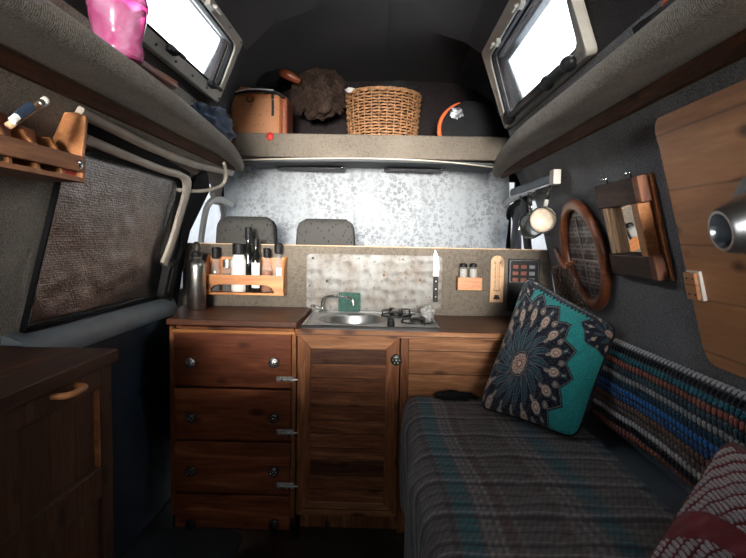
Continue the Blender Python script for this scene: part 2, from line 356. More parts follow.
# ---------------------------------------------------------------- mesh building
WORLD = {}
def loc_of(o): return WORLD.get(o.name, Vector((0, 0, 0)))
class MB:
    def __init__(s, xf=None): s.v = []; s.f = []; s.xf = xf or Matrix.Identity(4)
    def add(s, vs, fs):
        k = len(s.v); s.v += [s.xf @ Vector(v) for v in vs]; s.f += [tuple(i + k for i in f) for f in fs]; return s
    def box(s, c, d, rot=None):
        hx, hy, hz = d[0] / 2, d[1] / 2, d[2] / 2
        vs = [Vector((x, y, z)) for x in (-hx, hx) for y in (-hy, hy) for z in (-hz, hz)]
        if rot is not None: vs = [rot @ v for v in vs]
        vs = [v + Vector(c) for v in vs]
        return s.add(vs, [(0, 1, 3, 2), (4, 6, 7, 5), (0, 4, 5, 1), (2, 3, 7, 6), (0, 2, 6, 4), (1, 5, 7, 3)])
    def bb(s, a, b):
        return s.box([(a[i] + b[i]) / 2 for i in range(3)], [abs(b[i] - a[i]) for i in range(3)])
    def prism(s, pts, axis, a, b):
        """polygon pts in the two other axes (order x,y,z minus axis), extruded from a to b along axis"""
        def mk(p, q):
            l = list(p); l.insert(axis, q); return l
        n = len(pts)
        vs = [mk(p, a) for p in pts] + [mk(p, b) for p in pts]
        fs = [tuple(range(n))[::-1], tuple(range(n, 2 * n))] + [(i, (i + 1) % n, n + (i + 1) % n, n + i) for i in range(n)]
        return s.add(vs, fs)
    def tube(s, path, r, seg=8, closed=False, caps=True, flat=None):
        P = [Vector(p) for p in path]; n = len(P); rr = r if isinstance(r, (list, tuple)) else [r] * n
        vs = []; fs = []; up = None
        for i, p in enumerate(P):
            if closed: tdir = P[(i + 1) % n] - P[i - 1]
            else: tdir = P[min(i + 1, n - 1)] - P[max(i - 1, 0)]
            tdir.normalize()
            if up is None:
                up = Vector((0, 0, 1)) if abs(tdir.z) < .9 else Vector((1, 0, 0))
                if flat is not None: up = Vector(flat[0])
            u = (up - tdir * up.dot(tdir)).normalized(); w = tdir.cross(u)
            if flat is None: up = u
            a, b = (rr[i], rr[i]) if flat is None else (flat[1], flat[2])
            for k in range(seg):
                t = 2 * PI * k / seg
                vs.append(p + u * math.cos(t) * a + w * math.sin(t) * b)
        m = n if closed else n - 1
        for i in range(m):
            j = (i + 1) % n
            for k in range(seg):
                fs.append((i * seg + k, i * seg + (k + 1) % seg, j * seg + (k + 1) % seg, j * seg + k))
        if caps and not closed:
            fs.append(tuple(range(seg))[::-1]); fs.append(tuple(range((n - 1) * seg, n * seg)))
        return s.add(vs, fs)
    def lathe(s, prof, c=(0, 0, 0), seg=24, sx=1.0, sy=1.0, caps=True):
        vs = []; fs = []; n = len(prof)
        for r, z in prof:
            for k in range(seg):
                t = 2 * PI * k / seg; vs.append((c[0] + r * math.cos(t) * sx, c[1] + r * math.sin(t) * sy, c[2] + z))
        for i in range(n - 1):
            for k in range(seg):
                fs.append((i * seg + k, i * seg + (k + 1) % seg, (i + 1) * seg + (k + 1) % seg, (i + 1) * seg + k))
        if caps:
            fs.append(tuple(range(seg))[::-1]); fs.append(tuple(range((n - 1) * seg, n * seg)))
        return s.add(vs, fs)
    def grid(s, fn, nu, nv):
        vs = [fn(i / nu, j / nv) for j in range(nv + 1) for i in range(nu + 1)]
        w = nu + 1
        fs = [(j * w + i, j * w + i + 1, (j + 1) * w + i + 1, (j + 1) * w + i) for j in range(nv) for i in range(nu)]
        return s.add(vs, fs)
    def blob(s, c, r, seg=20, rings=14, noise=0.0, fr=3.0, seed=0.0, pw=1.0):
        from mathutils import noise as nz
        vs = []; fs = []
        def pt(th, ph):
            d = Vector((math.cos(ph) * math.cos(th), math.cos(ph) * math.sin(th), math.sin(ph)))
            if pw != 1: d = Vector([math.copysign(abs(q) ** pw, q) for q in d])
            k = 1 + noise * nz.noise(d * fr + Vector((seed, seed * 2, seed * 3))) + noise * .5 * nz.noise(d * fr * 2.7 + Vector((seed, 5, 3)))
            return Vector((c[0] + d.x * r[0] * k, c[1] + d.y * r[1] * k, c[2] + d.z * r[2] * k))
        vs.append(pt(0, -PI / 2))
        for j in range(1, rings):
            for i in range(seg): vs.append(pt(2 * PI * i / seg, -PI / 2 + PI * j / rings))
        vs.append(pt(0, PI / 2))
        for i in range(seg): fs.append((0, 1 + (i + 1) % seg, 1 + i))
        for j in range(rings - 2):
            for i in range(seg):
                a = 1 + j * seg; b = a + seg
                fs.append((a + i, a + (i + 1) % seg, b + (i + 1) % seg, b + i))
        a = 1 + (rings - 2) * seg
        for i in range(seg): fs.append((a + i, a + (i + 1) % seg, len(vs) - 1))
        return s.add(vs, fs)
    def build(s, name, mat, parent=None, origin=None, smooth=None, bevel=0.0, solid=0.0, soff=0.0, colors=None, sub=0):
        me = bpy.data.meshes.new(name)
        base = loc_of(parent) if parent else Vector((0, 0, 0))
        o0 = Vector(origin) if origin is not None else base
        me.from_pydata([tuple(v - o0) for v in s.v], [], s.f); me.update()
        bm = bmesh.new(); bm.from_mesh(me)
        if len(bm.faces) < 60000 and not colors is not None: bmesh.ops.recalc_face_normals(bm, faces=bm.faces)
        bm.to_mesh(me); bm.free()
        if colors is not None:
            a = me.color_attributes.new('dye', 'FLOAT_COLOR', 'POINT')
            arr = np.ones((len(me.vertices), 4), dtype=np.float32); arr[:, :3] = colors; a.data.foreach_set('color', arr.ravel())
        me.materials.append(M[mat] if isinstance(mat, str) else mat)
        o = bpy.data.objects.new(name, me); COL.objects.link(o)
        WORLD[o.name] = o0
        o.location = o0 - base
        if parent: o.parent = parent
        if bevel:
            b = o.modifiers.new('bevel', 'BEVEL'); b.width = bevel; b.segments = 2; b.limit_method = 'ANGLE'; b.angle_limit = math.radians(40)
        if solid:
            b = o.modifiers.new('solid', 'SOLIDIFY'); b.thickness = solid; b.offset = soff
        if sub:
            b = o.modifiers.new('sub', 'SUBSURF'); b.levels = sub; b.render_levels = sub
        if smooth:
            me.shade_smooth() if smooth is True else me.shade_smooth()
            if smooth is not True:
                try: me.set_sharp_from_angle(angle=math.radians(smooth))
                except Exception: pass
        return o
def thing(name, label, cat, loc, group=None):
    o = bpy.data.objects.new(name, None); COL.objects.link(o); o.location = loc
    o.empty_display_size = .03
    WORLD[o.name] = Vector(loc)
    o['label'] = label; o['category'] = cat
    if group: o['group'] = group
    return o
def tag(o, label, cat, group=None, kind=None):
    o['label'] = label; o['category'] = cat
    if group: o['group'] = group
    if kind: o['kind'] = kind
    return o
def struct(o):
    o['kind'] = 'structure'; return o
def rrect(x0, x1, y0, y1, r, n=6):
    pts = []
    for cx, cy, a in ((x1 - r, y1 - r, 0), (x0 + r, y1 - r, 90), (x0 + r, y0 + r, 180), (x1 - r, y0 + r, 270)):
        for k in range(n + 1):
            t = math.radians(a + 90 * k / n); pts.append((cx + r * math.cos(t), cy + r * math.sin(t)))
    return pts
def wallpanel(side, outline, n0, n1, rings=8):
    """a sheet that follows the wall: outline in (y, z), from n0 to n1 off the wall"""
    mb = MB(); c = (sum(p[0] for p in outline) / len(outline), sum(p[1] for p in outline) / len(outline))
    k = len(outline)
    def P(p, n): return (wx(side, p[1], n), p[0], p[1])
    vs = [P(c, n1)]
    for r in range(1, rings + 1):
        q = r / rings
        vs += [P((c[0] + (p[0] - c[0]) * q, c[1] + (p[1] - c[1]) * q), n1) for p in outline]
    fs = [(0, 1 + i, 1 + (i + 1) % k) for i in range(k)]
    for r in range(rings - 1):
        a = 1 + r * k; b = a + k
        fs += [(a + i, b + i, b + (i + 1) % k, a + (i + 1) % k) for i in range(k)]
    a = 1 + (rings - 1) * k; b = len(vs)
    vs += [P(p, n0) for p in outline]
    fs += [(a + i, b + i, b + (i + 1) % k, a + (i + 1) % k) for i in range(k)]
    return mb.add(vs, fs)
def smooth_path(pts, n=6):
    P = [Vector(p) for p in pts]; out = []
    for i in range(len(P) - 1):
        p0, p1, p2, p3 = P[max(i - 1, 0)], P[i], P[i + 1], P[min(i + 2, len(P) - 1)]
        for k in range(n):
            t = k / n
            out.append(.5 * ((2 * p1) + (p2 - p0) * t + (2 * p0 - 5 * p1 + 4 * p2 - p3) * t * t + (3 * p1 - p0 - 3 * p2 + p3) * t ** 3))
    out.append(P[-1]); return out
SKY = 1.2; EXPO = -0.12; LTILT = -.15
P_LEFT, P_RIGHT, P_REAR, P_FRONT, P_FILL = 8, 18.0, 16.5, .3, 2.0
REAR_T = (-.1, 2.3, .21); REAR_SPREAD = 21
# ================================================================ the setting
YB, YF = -1.3, 3.15           # rear and front of the van shell
def shell(side, name):
    P = LP if side == 'L' else RP
    zs = [p[0] for p in P]
    if side == 'L': holes = [(1.44, 2.13, -.225, .19), (2.42, 2.98, -.24, .27), (.93, 1.93, .50, .662)]
    else: holes = [(2.42, 2.98, -.24, .22), (1.45, 2.28, .50, .725), (-1.2, -.2, -.2, .2)]
    for h in holes: zs += [h[2], h[3]]
    zs = sorted(set(round(z, 4) for z in zs)); ys = [YB, YF] + [q for h in holes for q in h[:2]]
    ys = sorted(set(ys)); mb = MB()
    yw = 2.12 if side == 'L' else 2.38
    def wide(y, z):                                                     # the high top and the cab bulge out
        if z > .37: return .17 if y > yw + .02 else 0.0
        return .16 * max(0, min(1, (z - .05) / .2)) if y > 2.45 else 0.0
    sg = -1 if side == 'L' else 1
    ys = sorted(set(ys + [2.40, 2.46, yw, yw + .03])); zs = sorted(set(zs + [.365, .375]))
    vs = [(wx(side, z) + sg * wide(y, z) * (1 if interp(LP if side == 'L' else RP, z) > .01 else 0), y, z) for y in ys for z in zs]; nz_ = len(zs); fs = []
    for i in range(len(ys) - 1):
        for j in range(nz_ - 1):
            ym, zm = (ys[i] + ys[i + 1]) / 2, (zs[j] + zs[j + 1]) / 2
            if any(h[0] < ym < h[1] and h[2] < zm < h[3] for h in holes): continue
            fs.append((i * nz_ + j, (i + 1) * nz_ + j, (i + 1) * nz_ + j + 1, i * nz_ + j + 1))
    lo = [f for f in fs if max(vs[k][2] for k in f) <= .46]
    hi = [f for f in fs if max(vs[k][2] for k in f) > .46]
    def sub(ff):
        ids = sorted(set(k for f in ff for k in f)); mp = {k: n for n, k in enumerate(ids)}
        return [vs[k] for k in ids], [tuple(mp[k] for k in f) for f in ff]
    a, b = sub(lo)
    def thick(a, b):
        n = len(a); a2 = [(x + sg * .03, y, z + (.03 if z > .8 else 0)) for x, y, z in a]; from collections import Counter
        cnt = Counter(); 
        for f in b:
            for i in range(len(f)): cnt[frozenset((f[i], f[(i + 1) % len(f)]))] += 1
        rim = []
        for f in b:
            for i in range(len(f)):
                e = (f[i], f[(i + 1) % len(f)])
                if cnt[frozenset(e)] == 1: rim.append((e[0], e[1], e[1] + n, e[0] + n))
        return MB().add(a + a2, list(b) + [tuple(k + n for k in f)[::-1] for f in b] + rim)
    o = thick(a, b).build(name, 'carpet' if side == 'L' else 'carpet_shaded')
    struct(o)
    a, b = sub(hi)
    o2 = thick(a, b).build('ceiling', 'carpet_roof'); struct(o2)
    return o
shell('L', 'wall_left'); shell('R', 'wall_right')
struct(MB().bb((-1.0, YB, -H - .05), (.9, 3.4, -H)).build('floor', 'floorm'))
# over-cab cap at the front and the cab roof
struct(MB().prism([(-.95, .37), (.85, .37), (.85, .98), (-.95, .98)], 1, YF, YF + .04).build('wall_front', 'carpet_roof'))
# rear bulkhead with the tailgate window opening
rb = MB()
rb.bb((-1.0, YB - .04, -H), (.9, YB, .02)); rb.bb((-1.0, YB - .04, .60), (.9, YB, .92))
rb.bb((-1.0, YB - .04, .02), (-.72, YB, .60)); rb.bb((.62, YB - .04, .02), (.9, YB, .60))
struct(rb.build('wall_back', 'carpet_shaded'))

# carpeted partition behind the cab seats
def on_part(px, py, y=2.4): return at_y(px, py, y)
pl, pr = on_part(183, 243), on_part(547, 249.5)
ztop = -.035
part = MB().prism([(-.862, -.9), (-.862, ztop), (.705, ztop), (.745, -.25), (.745, -.9)], 1, 2.4, 2.43).build('wall_front_partition', 'carpet_dimmed')
part.name = 'wall_middle'; struct(part)
WORLD['wall_middle'] = Vector((0, 0, 0))
struct(MB().bb((-.862, 2.396, ztop), (.703, 2.434, ztop + .003)).build('trim_3', 'pale_wood'))

# wooden wall trims under the side shelves
def wall_strip(name, side, y0, y1, z0, z1, n, mat):
    n0 = 20
    mb = MB()
    def f(i, nn, z): 
        y = y0 + (y1 - y0) * i / n0; return (wx(side, z, nn), y, z)
    vs = []; fs = []
    for i in range(n0 + 1): vs += [f(i, .0, z0), f(i, n, z0), f(i, n, z1), f(i, .0, z1)]
    for i in range(n0):
        for k in range(4): fs.append((i * 4 + k, (i + 1) * 4 + k, (i + 1) * 4 + (k + 1) % 4, i * 4 + (k + 1) % 4))
    fs += [(0, 1, 2, 3), (n0 * 4 + 3, n0 * 4 + 2, n0 * 4 + 1, n0 * 4)]
    return struct(mb.add(vs, fs).build(name, mat))
wall_strip('trim_1', 'L', .35, 2.62, .300, .328, .014, 'trim_wood')
wall_strip('trim_2', 'R', .35, 2.78, .308, .338, .014, 'trim_wood')

# carpeted side shelves, tapering towards the cab
def side_shelf(side, lip, zb, zt, label):
    sg = -1 if side == 'L' else 1
    mb = MB(); path = smooth_path([(x, y, 0) for x, y in lip], 6); sec = []
    K = 7; vs = []
    for p in path:
        xl, y = p.x, p.y
        ring = []
        zt0 = zt + .012
        xw = abs(wx(side, zb, .0)); 
        ring.append((sg * abs(wx(side, .345, 0)), y, .333 if side == 'L' else .343))
        ring.append((sg * (xl + .03), y, zb))
        for a in range(K):                                          # rounded nose
            t = -PI / 2 + PI * a / (K - 1)
            hz = (zt - zb) / 2
            ring.append((sg * (xl + .016 - .016 * math.cos(t)), y, zb + hz + hz * math.sin(t)))
        ring.append((sg * (xl + .03), y, zt))
        ring.append((sg * abs(wx(side, zt, 0)), y, zt))
        vs.append(ring)
    n = len(vs[0]); fl = [v for r in vs for v in r]; fs = []
    for i in range(len(vs) - 1):
        for k in range(n): fs.append((i * n + k, (i + 1) * n + k, (i + 1) * n + (k + 1) % n, i * n + (k + 1) % n))
    fs += [tuple(range(n)), tuple(range((len(vs) - 1) * n, len(vs) * n))[::-1]]
    o = mb.add(fl, fs).build('overhead_shelf', 'carpet', smooth=50)
    return tag(o, label, 'shelf')
LZ0, LZ1 = .292, .340
side_shelf('L', [(.485, -.6), (.485, .3), (.485, .9), (.492, 1.3), (.525, 1.8), (.56, 2.15), (.64, 2.58)], LZ0, LZ1, 'grey carpeted overhead shelf along the left wall, holding the pink container')
side_shelf('R', [(.39, -.6), (.39, .3), (.39, 1.2), (.39, 1.7), (.42, 2.1), (.475, 2.5), (.495, 2.6)], .292, .340, 'grey carpeted overhead shelf along the right wall, under the tilted window')
# cross shelf over the cab
cs = MB().bb((-.69, 2.6, .367), (.56, 2.63, .475)); cs.bb((-.80, 2.63, .380), (.70, YF, .390))
tag(cs.build('cab_shelf', 'carpet_dimmed', bevel=.006), 'carpeted shelf across the van above the curtain, holding the wicker basket', 'shelf')
# header lining under it: a pale bead and grey headlining
hd = smooth_path([at_y(238, 160.5, 2.6), at_y(280, 158.8, 2.6), at_y(370, 158.5, 2.6), at_y(440, 161.5, 2.6), at_y(500, 168, 2.6)], 8)
struct(MB().tube(hd, .0035, 6).build('trim_4', 'beige', smooth=True))
bl = MB()
def headf(u, v):
    x = -.66 + 1.2 * u; return (x, 2.61 + .32 * v, .350 + .012 * math.sin(PI * u) + .006 * v)
bl.grid(headf, 24, 6)
M['headlining'] = plain('dark_grey_headlining', (.085, .09, .095), .9, var=.15, nscale=90)
struct(bl.build('trim_5', 'headlining', solid=.01, smooth=True))
for (a, b, nm) in (((277, 169), (345, 169.5), 0), ((384, 170), (443, 171.5), 1)):
    pa, pb = at_y(*a, 2.86), at_y(*b, 2.86)
    t = thing('sun_visor', ('dark folded sun visor slot above the curtain, over the left headrest' if nm == 0 else 'dark folded sun visor slot above the curtain, nearer the right side'), 'sun visor', (pa + pb) / 2)
    m = MB(Matrix.Translation(((pa.x + pb.x) / 2, 2.86, (pa.z + pb.z) / 2)))
    m.prism(rrect(-(pb.x - pa.x) / 2, (pb.x - pa.x) / 2, -.05, .05, .03), 2, -.004, .004); m.build('visor_panel', 'black', t, bevel=.002)
    m = MB(); m.tube([pb + Vector((-.03, -.05, .002)), pb + Vector((.0, -.05, .004)), pb + Vector((.004, -.03, .015))], .003, 6); m.build('hinge', 'chrome', t, smooth=True)

# ---------------------------------------------------------------- roof windows
def quad_frame(O, I, t, name, mat, parent, nrm):
    """ring between outer corners O and inner corners I, thickness t along nrm"""
    vs = [Vector(p) for p in O] + [Vector(p) for p in I]; k = len(O)
    off = Vector(nrm) * t
    vs2 = [v + off for v in vs]
    fs = []
    for i in range(k):
        j = (i + 1) % k
        fs += [(2 * k + i, 2 * k + j, 3 * k + j, 3 * k + i), (i, 3 * k - k + i, 2 * k + j, j)]
        fs += [(k + i, k + j, 3 * k + j, 3 * k + i), (i, j, k + j, k + i)]
    fs = [f for f in fs]
    # rebuild the outer skirt cleanly
    out = []
    for i in range(k):
        j = (i + 1) % k
        out += [(2 * k + i, 2 * k + j, 3 * k + j, 3 * k + i), (i, j, 2 * k + j, 2 * k + i), (k + i, k + j, 3 * k + j, 3 * k + i), (i, j, k + j, k + i)]
    return MB().add(vs + vs2, out).build(name, mat, parent, bevel=.004)
def roof_window(side, y0, y1, z0, z1, name, n):
    sg = -1 if side == 'L' else 1
    def W(y, z, nn=0): return Vector((wx(side, z, nn), y, z))
    m = wall_frame(side, (y0 + y1) / 2, (z0 + z1) / 2); nrm = m.to_3x3() @ Vector((0, 0, 1))
    fr = .036
    def corners(a, b, c, d, nn, r):
        # rounded rectangle lying in one plane
        A, B = W(0, c, nn), W(0, d, nn); pts = []
        for (u, v) in rrect(a, b, 0, (B - A).length, r, 4):
            q = A + (B - A).normalized() * v; pts.append(Vector((q.x, u, q.z)))
        return pts
    root = quad_frame(corners(y0, y1, z0, z1, .0, .018), corners(y0 + fr + .012, y1 - fr - .012, z0 + fr * .85, z1 - fr * .85, .0, .028), .030, name, 'frame', None, nrm)
    root.name = name; struct(root); WORLD[root.name] = Vector((0, 0, 0))
    g = quad_frame(corners(y0 + fr, y1 - fr, z0 + fr * .7, z1 - fr * .7, .006, .03), corners(y0 + fr + .022, y1 - fr - .022, z0 + fr * 1.05, z1 - fr * 1.05, .006, .03), .018, 'seal', 'blackrubber', root, nrm)
    pane = MB()
    pts = corners(y0 + fr + .006, y1 - fr - .006, z0 + fr * .8, z1 - fr * .8, -.012, .03)
    pts2 = [p + nrm * .004 for p in pts]; k = len(pts)
    pane.add(pts + pts2, [tuple(range(k))[::-1], tuple(range(k, 2 * k))] + [(i, (i + 1) % k, k + (i + 1) % k, k + i) for i in range(k)])
    pane.build('pane', 'frosted' if side == 'L' else 'grimy', root)
    rv = MB()
    for q in range(9):
        y = y0 + .03 + (y1 - y0 - .06) * q / 8
        for z in (z0 + .012, z1 - .012):
            rv.blob(W(y, z) + nrm * .032, (.004, .004, .004), 6, 5)
    for z in (z0 + .05, (z0 + z1) / 2, z1 - .05): rv.blob(W(y1 - .02, z) + nrm * .032, (.004, .004, .004), 6, 5)
    rv.build('rivet', 'darkmetal', root, smooth=True).name = 'rivet_heads'
    return root, W, nrm
wl, WL, nl = roof_window('L', .86, 1.99, .472, .685, 'window_1', 1)
wr, WR, nr = roof_window('R', 1.40, 2.33, .462, .765, 'window_2', 2)
# catches and stays of the windows
for (root, W, nrm, lst) in ((wl, WL, nl, [(1.50, .497), (1.62, .662), (1.84, .500)]), (wr, WR, nr, [(1.75, .725), (2.1, .73)])):
    for (y, z) in lst:
        c = W(y, z) + nrm * .036
        m = MB(); m.box(c, (.016, .045, .018)); m.tube([c, c + nrm * .018, c + nrm * .02 + Vector((0, .04, 0))], .006, 8); m.build('catch', 'frame' if z > .6 else 'black', root, bevel=.002)
# black stay arm of the right window
m = MB()
a, b = WR(1.50, .474) + nr * .04, WR(2.14, .478) + nr * .05
m.tube([a, b], .011, 10); m.tube([a + Vector((0, .08, .016)), b - Vector((0, .12, -.012))], .006, 8)
m.blob(a, (.022, .035, .02), 12, 8); m.blob(b, (.024, .04, .028), 12, 8); m.blob((a * .72 + b * .28), (.020, .03, .022), 12, 8)
m.build('stay_arm', 'black', wr, smooth=True)

# ---------------------------------------------------------------- sliding door, its window and the door pillar (left)
def ribbon(name, pts, w, t, mat, side, parent=None, n=5, lift=0.0, ws=None):
    """flat metal strip following points on the wall; w half width, t half thickness"""
    P = smooth_path(pts, n); mb = MB(); vs = []; fs = []; k = 8; w0 = w
    for i, p in enumerate(P):
        if ws: w = w0 * ws[0] + (w0 * ws[1] - w0 * ws[0]) * min(1, max(0, (i / len(P) - ws[2]) / .15))
        td = (P[min(i + 1, len(P) - 1)] - P[max(i - 1, 0)]).normalized()
        nr_ = wall_frame(side, p.y, p.z).to_3x3() @ Vector((0, 0, 1))
        s_ = td.cross(nr_).normalized(); nn = s_.cross(td).normalized()
        for a in range(k):
            th = 2 * PI * (a + .5) / k
            cx, cy = math.cos(th), math.sin(th)
            cx = math.copysign(abs(cx) ** .5, cx); cy = math.copysign(abs(cy) ** .5, cy)
            vs.append(p + s_ * w * cx + nn * (t * cy + lift))
    for i in range(len(P) - 1):
        for a in range(k): fs.append((i * k + a, i * k + (a + 1) % k, (i + 1) * k + (a + 1) % k, (i + 1) * k + a))
    fs += [tuple(range(k))[::-1], tuple(range((len(P) - 1) * k, len(P) * k))]
    return mb.add(vs, fs).build(name, mat, parent, smooth=45)
wq = lambda px, py, n=.01: at_wall(px, py, 'L', n)
door = ribbon('door_1', [wq(84, 138, .03), wq(120, 153, .03), wq(160, 169, .03), wq(182, 176, .035), wq(187, 188, .045), wq(180, 215, .05), wq(172, 242, .05), wq(164, 264, .05)], .027, .009, 'beige', 'L', ws=(.45, 1.0, .42)); struct(door); WORLD['door_1'] = Vector((0, 0, 0))
ribbon('door_seal', [wq(74, 122), wq(110, 140), wq(150, 160), wq(185, 178)], .028, .012, 'blackrubber', 'L', door)
ribbon('door_rail', [wq(79, 112, .02), wq(110, 127, .02), wq(150, 147, .02), wq(190, 163, .02), wq(215, 169, .02), wq(232, 173, .02)], .013, .009, 'beige', 'L', door)
MBp = wallpanel('L', [(1.20, -.31), (2.36, -.31), (2.36, -1.078), (1.20, -1.078)], .0, .05, 6)
MBp.build('door_panel', 'doorcard', door, bevel=.006)
sill = MB()
vs = []; fs = []
prof = [(.0, -.325), (.055, -.325), (.065, -.30), (.05, -.262), (.0, -.245)]
for y in (1.30, 1.6, 1.9, 2.28):
    vs += [(-.905 + a, y, z) for a, z in prof]
for i in range(3):
    for k in range(5): fs.append((i * 5 + k, (i + 1) * 5 + k, (i + 1) * 5 + (k + 1) % 5, i * 5 + (k + 1) % 5))
fs += [(0, 1, 2, 3, 4), (19, 18, 17, 16, 15)]
MB().add(vs, fs).build('door_sill', 'bluegrey', door, smooth=60)
# window in the door: black rubber surround
fo = [(1.345, -.245), (2.235, -.250), (2.20, -.10), (2.085, .185), (2.04, .21), (1.36, .213), (1.325, .17)]
win = MB()
ring_o = [Vector((wx('L', z, .012), y, z)) for y, z in fo]
cy_, cz_ = 1.76, -.02
ring_i = [Vector((wx('L', cz_ + (z - cz_) * .955, .012), cy_ + (y - cy_) * .980, cz_ + (z - cz_) * .955)) for y, z in fo]
k = len(fo); nn = Vector((.9, 0, -.2)) * .015
vs = ring_o + ring_i + [v + nn for v in ring_o] + [v + nn for v in ring_i]; fs = []
for i in range(k):
    j = (i + 1) % k
    fs += [(2 * k + i, 2 * k + j, 3 * k + j, 3 * k + i), (i, j, 2 * k + j, 2 * k + i), (k + i, k + j, 3 * k + j, 3 * k + i)]
w3 = win.add(vs, fs).build('window_3', 'blackrubber'); struct(w3)
m = wallpanel('L', [(1.34, -.24), (2.15, -.24), (2.15, .195), (1.34, .195)], -.02, -.016, 4)
m.build('pane', 'frosted', w3)
# the foil shade, crinkled
nu, nv = 90, 60
def foilf(u, v):
    y0 = 1.385 + (1.345 - 1.385) * v; y1 = 2.195 + (2.035 - 2.195) * v ** 1.1
    y1 -= .004 + .006 * abs(math.sin(v * 31)) * (0.4 + .6 * math.sin(v * 9))
    y = y0 + (y1 - y0) * u; z = -.232 + .43 * v
    from mathutils import noise as nz
    w = .010 + .010 * nz.noise(Vector((y * 5, z * 5, 0))) + .004 * nz.noise(Vector((y * 14, z * 22, 4)))
    return (wx('L', z, max(.004, w)), y, z)
fo_ = MB().grid(foilf, nu, nv).build('window_shade', 'foil', solid=.004, smooth=True)
tag(fo_, 'silver bubble-foil shade covering the sliding door window', 'window shade')
# dark door pillar and belt post left of the partition
m = wallpanel('L', [(2.19, -.36), (2.385, -.36), (2.38, -.06), (2.36, .02), (2.42, .20), (2.27, .26), (2.20, .22), (2.24, 0)], 0, .022, 8)
pil = m.build('trim_6', 'blackrubber', bevel=.006); struct(pil)
m = MB(wall_frame('L', 2.16, -.16, .035)); m.prism(rrect(-.045, .045, -.075, .075, .02), 2, 0, .03); m.prism(rrect(-.025, .025, -.05, .05, .012), 2, .03, .038)
lt = m.build('door_latch', 'black', bevel=.004); tag(lt, 'black plastic catch plate on the pillar beside the foil window', 'latch')
m = MB(); m.tube(smooth_path([wq(184, 200, .03), wq(179, 235, .03), wq(172, 270, .04), wq(167, 300, .04)], 4), .012, 8, flat=((0, 0, 1), .022, .004))
tag(m.build('seat_belt', 'blackcloth', smooth=True), 'black seat belt hanging by the left door pillar', 'seat belt')
# cream tube loop under the shelf end
m = MB(); m.tube(smooth_path([wq(178, 190, .03), wq(200, 191, .05), wq(216, 188, .06), wq(224, 183, .06), wq(226, 172, .05), wq(224, 163, .04)], 6), .0075, 10)
tag(m.build('grab_rail', 'beige', smooth=True), 'cream bent tube grab rail under the front end of the left shelf', 'rail')
# ---------------------------------------------------------------- cab door windows
def cab_window(side, pts, name):
    m = ribbon(name, pts, .016, .012, 'enamel', side); struct(m); WORLD[name] = Vector((0, 0, 0)); return m
w4 = cab_window('L', [wq(200, 250), wq(203, 225), wq(208, 205), wq(218, 199), wq(232, 204)], 'window_4')
wallpanel('L', [(2.42, -.24), (2.98, -.24), (2.98, .15), (2.42, .15)], -.02, -.017, 3).build('pane', 'frosted', w4)
wqr = lambda px, py, n=.01: at_wall(px, py, 'R', n)
w5 = cab_window('R', [wqr(502, 250), wqr(502.5, 225), wqr(503, 209), wqr(507, 202), wqr(518, 196), wqr(532, 189)], 'window_5')
wallpanel('R', [(2.42, -.24), (2.98, -.24), (2.98, .19), (2.42, .19)], -.02, -.017, 3).build('pane', 'frosted', w5)
ribbon('seal', [wqr(508, 250), wqr(508.5, 226), wqr(509, 213), wqr(513, 206), wqr(524, 200)], .011, .012, 'blackrubber', 'R', w5)
ribbon('pillar', [wqr(524, 196), wqr(525, 210), wqr(526, 228), wqr(528, 250)], .045, .012, 'black', 'R', w5)
w6 = MB()
for x0, x1, z0, z1 in ((-.9, -.86, -.4, .36), (.72, .76, -.4, .36)): w6.bb((x0, 3.1, z0), (x1, 3.14, z1))
w6.bb((-.9, 3.1, -.44), (.76, 3.14, -.40)); w6.bb((-.9, 3.1, .325), (.76, 3.14, .365))
w6 = w6.build('window_6', 'blackrubber'); struct(w6)
MB().bb((-.86, 3.118, -.40), (.72, 3.122, .325)).build('pane', 'glass', w6)

# floral curtain across the windscreen
def curf(u, v):
    x = -.855 + 1.50 * u; z = -.30 + .665 * v + (.012 * math.sin(PI * u) if v > .9 else 0)
    y = 2.96 + .010 * math.sin(u * 62) * (.35 + .65 * (1 - v)) + .016 * math.sin(u * 17 + 1) * (1 - v * .3) + .004 * math.sin(u * 140 + z * 8)
    return (x + .01 * math.sin(z * 9), y, z)
cur = MB().grid(curf, 300, 24).build('curtain', 'curtain', smooth=True)
tag(cur, 'white curtain printed with small grey flowers across the windscreen', 'curtain')

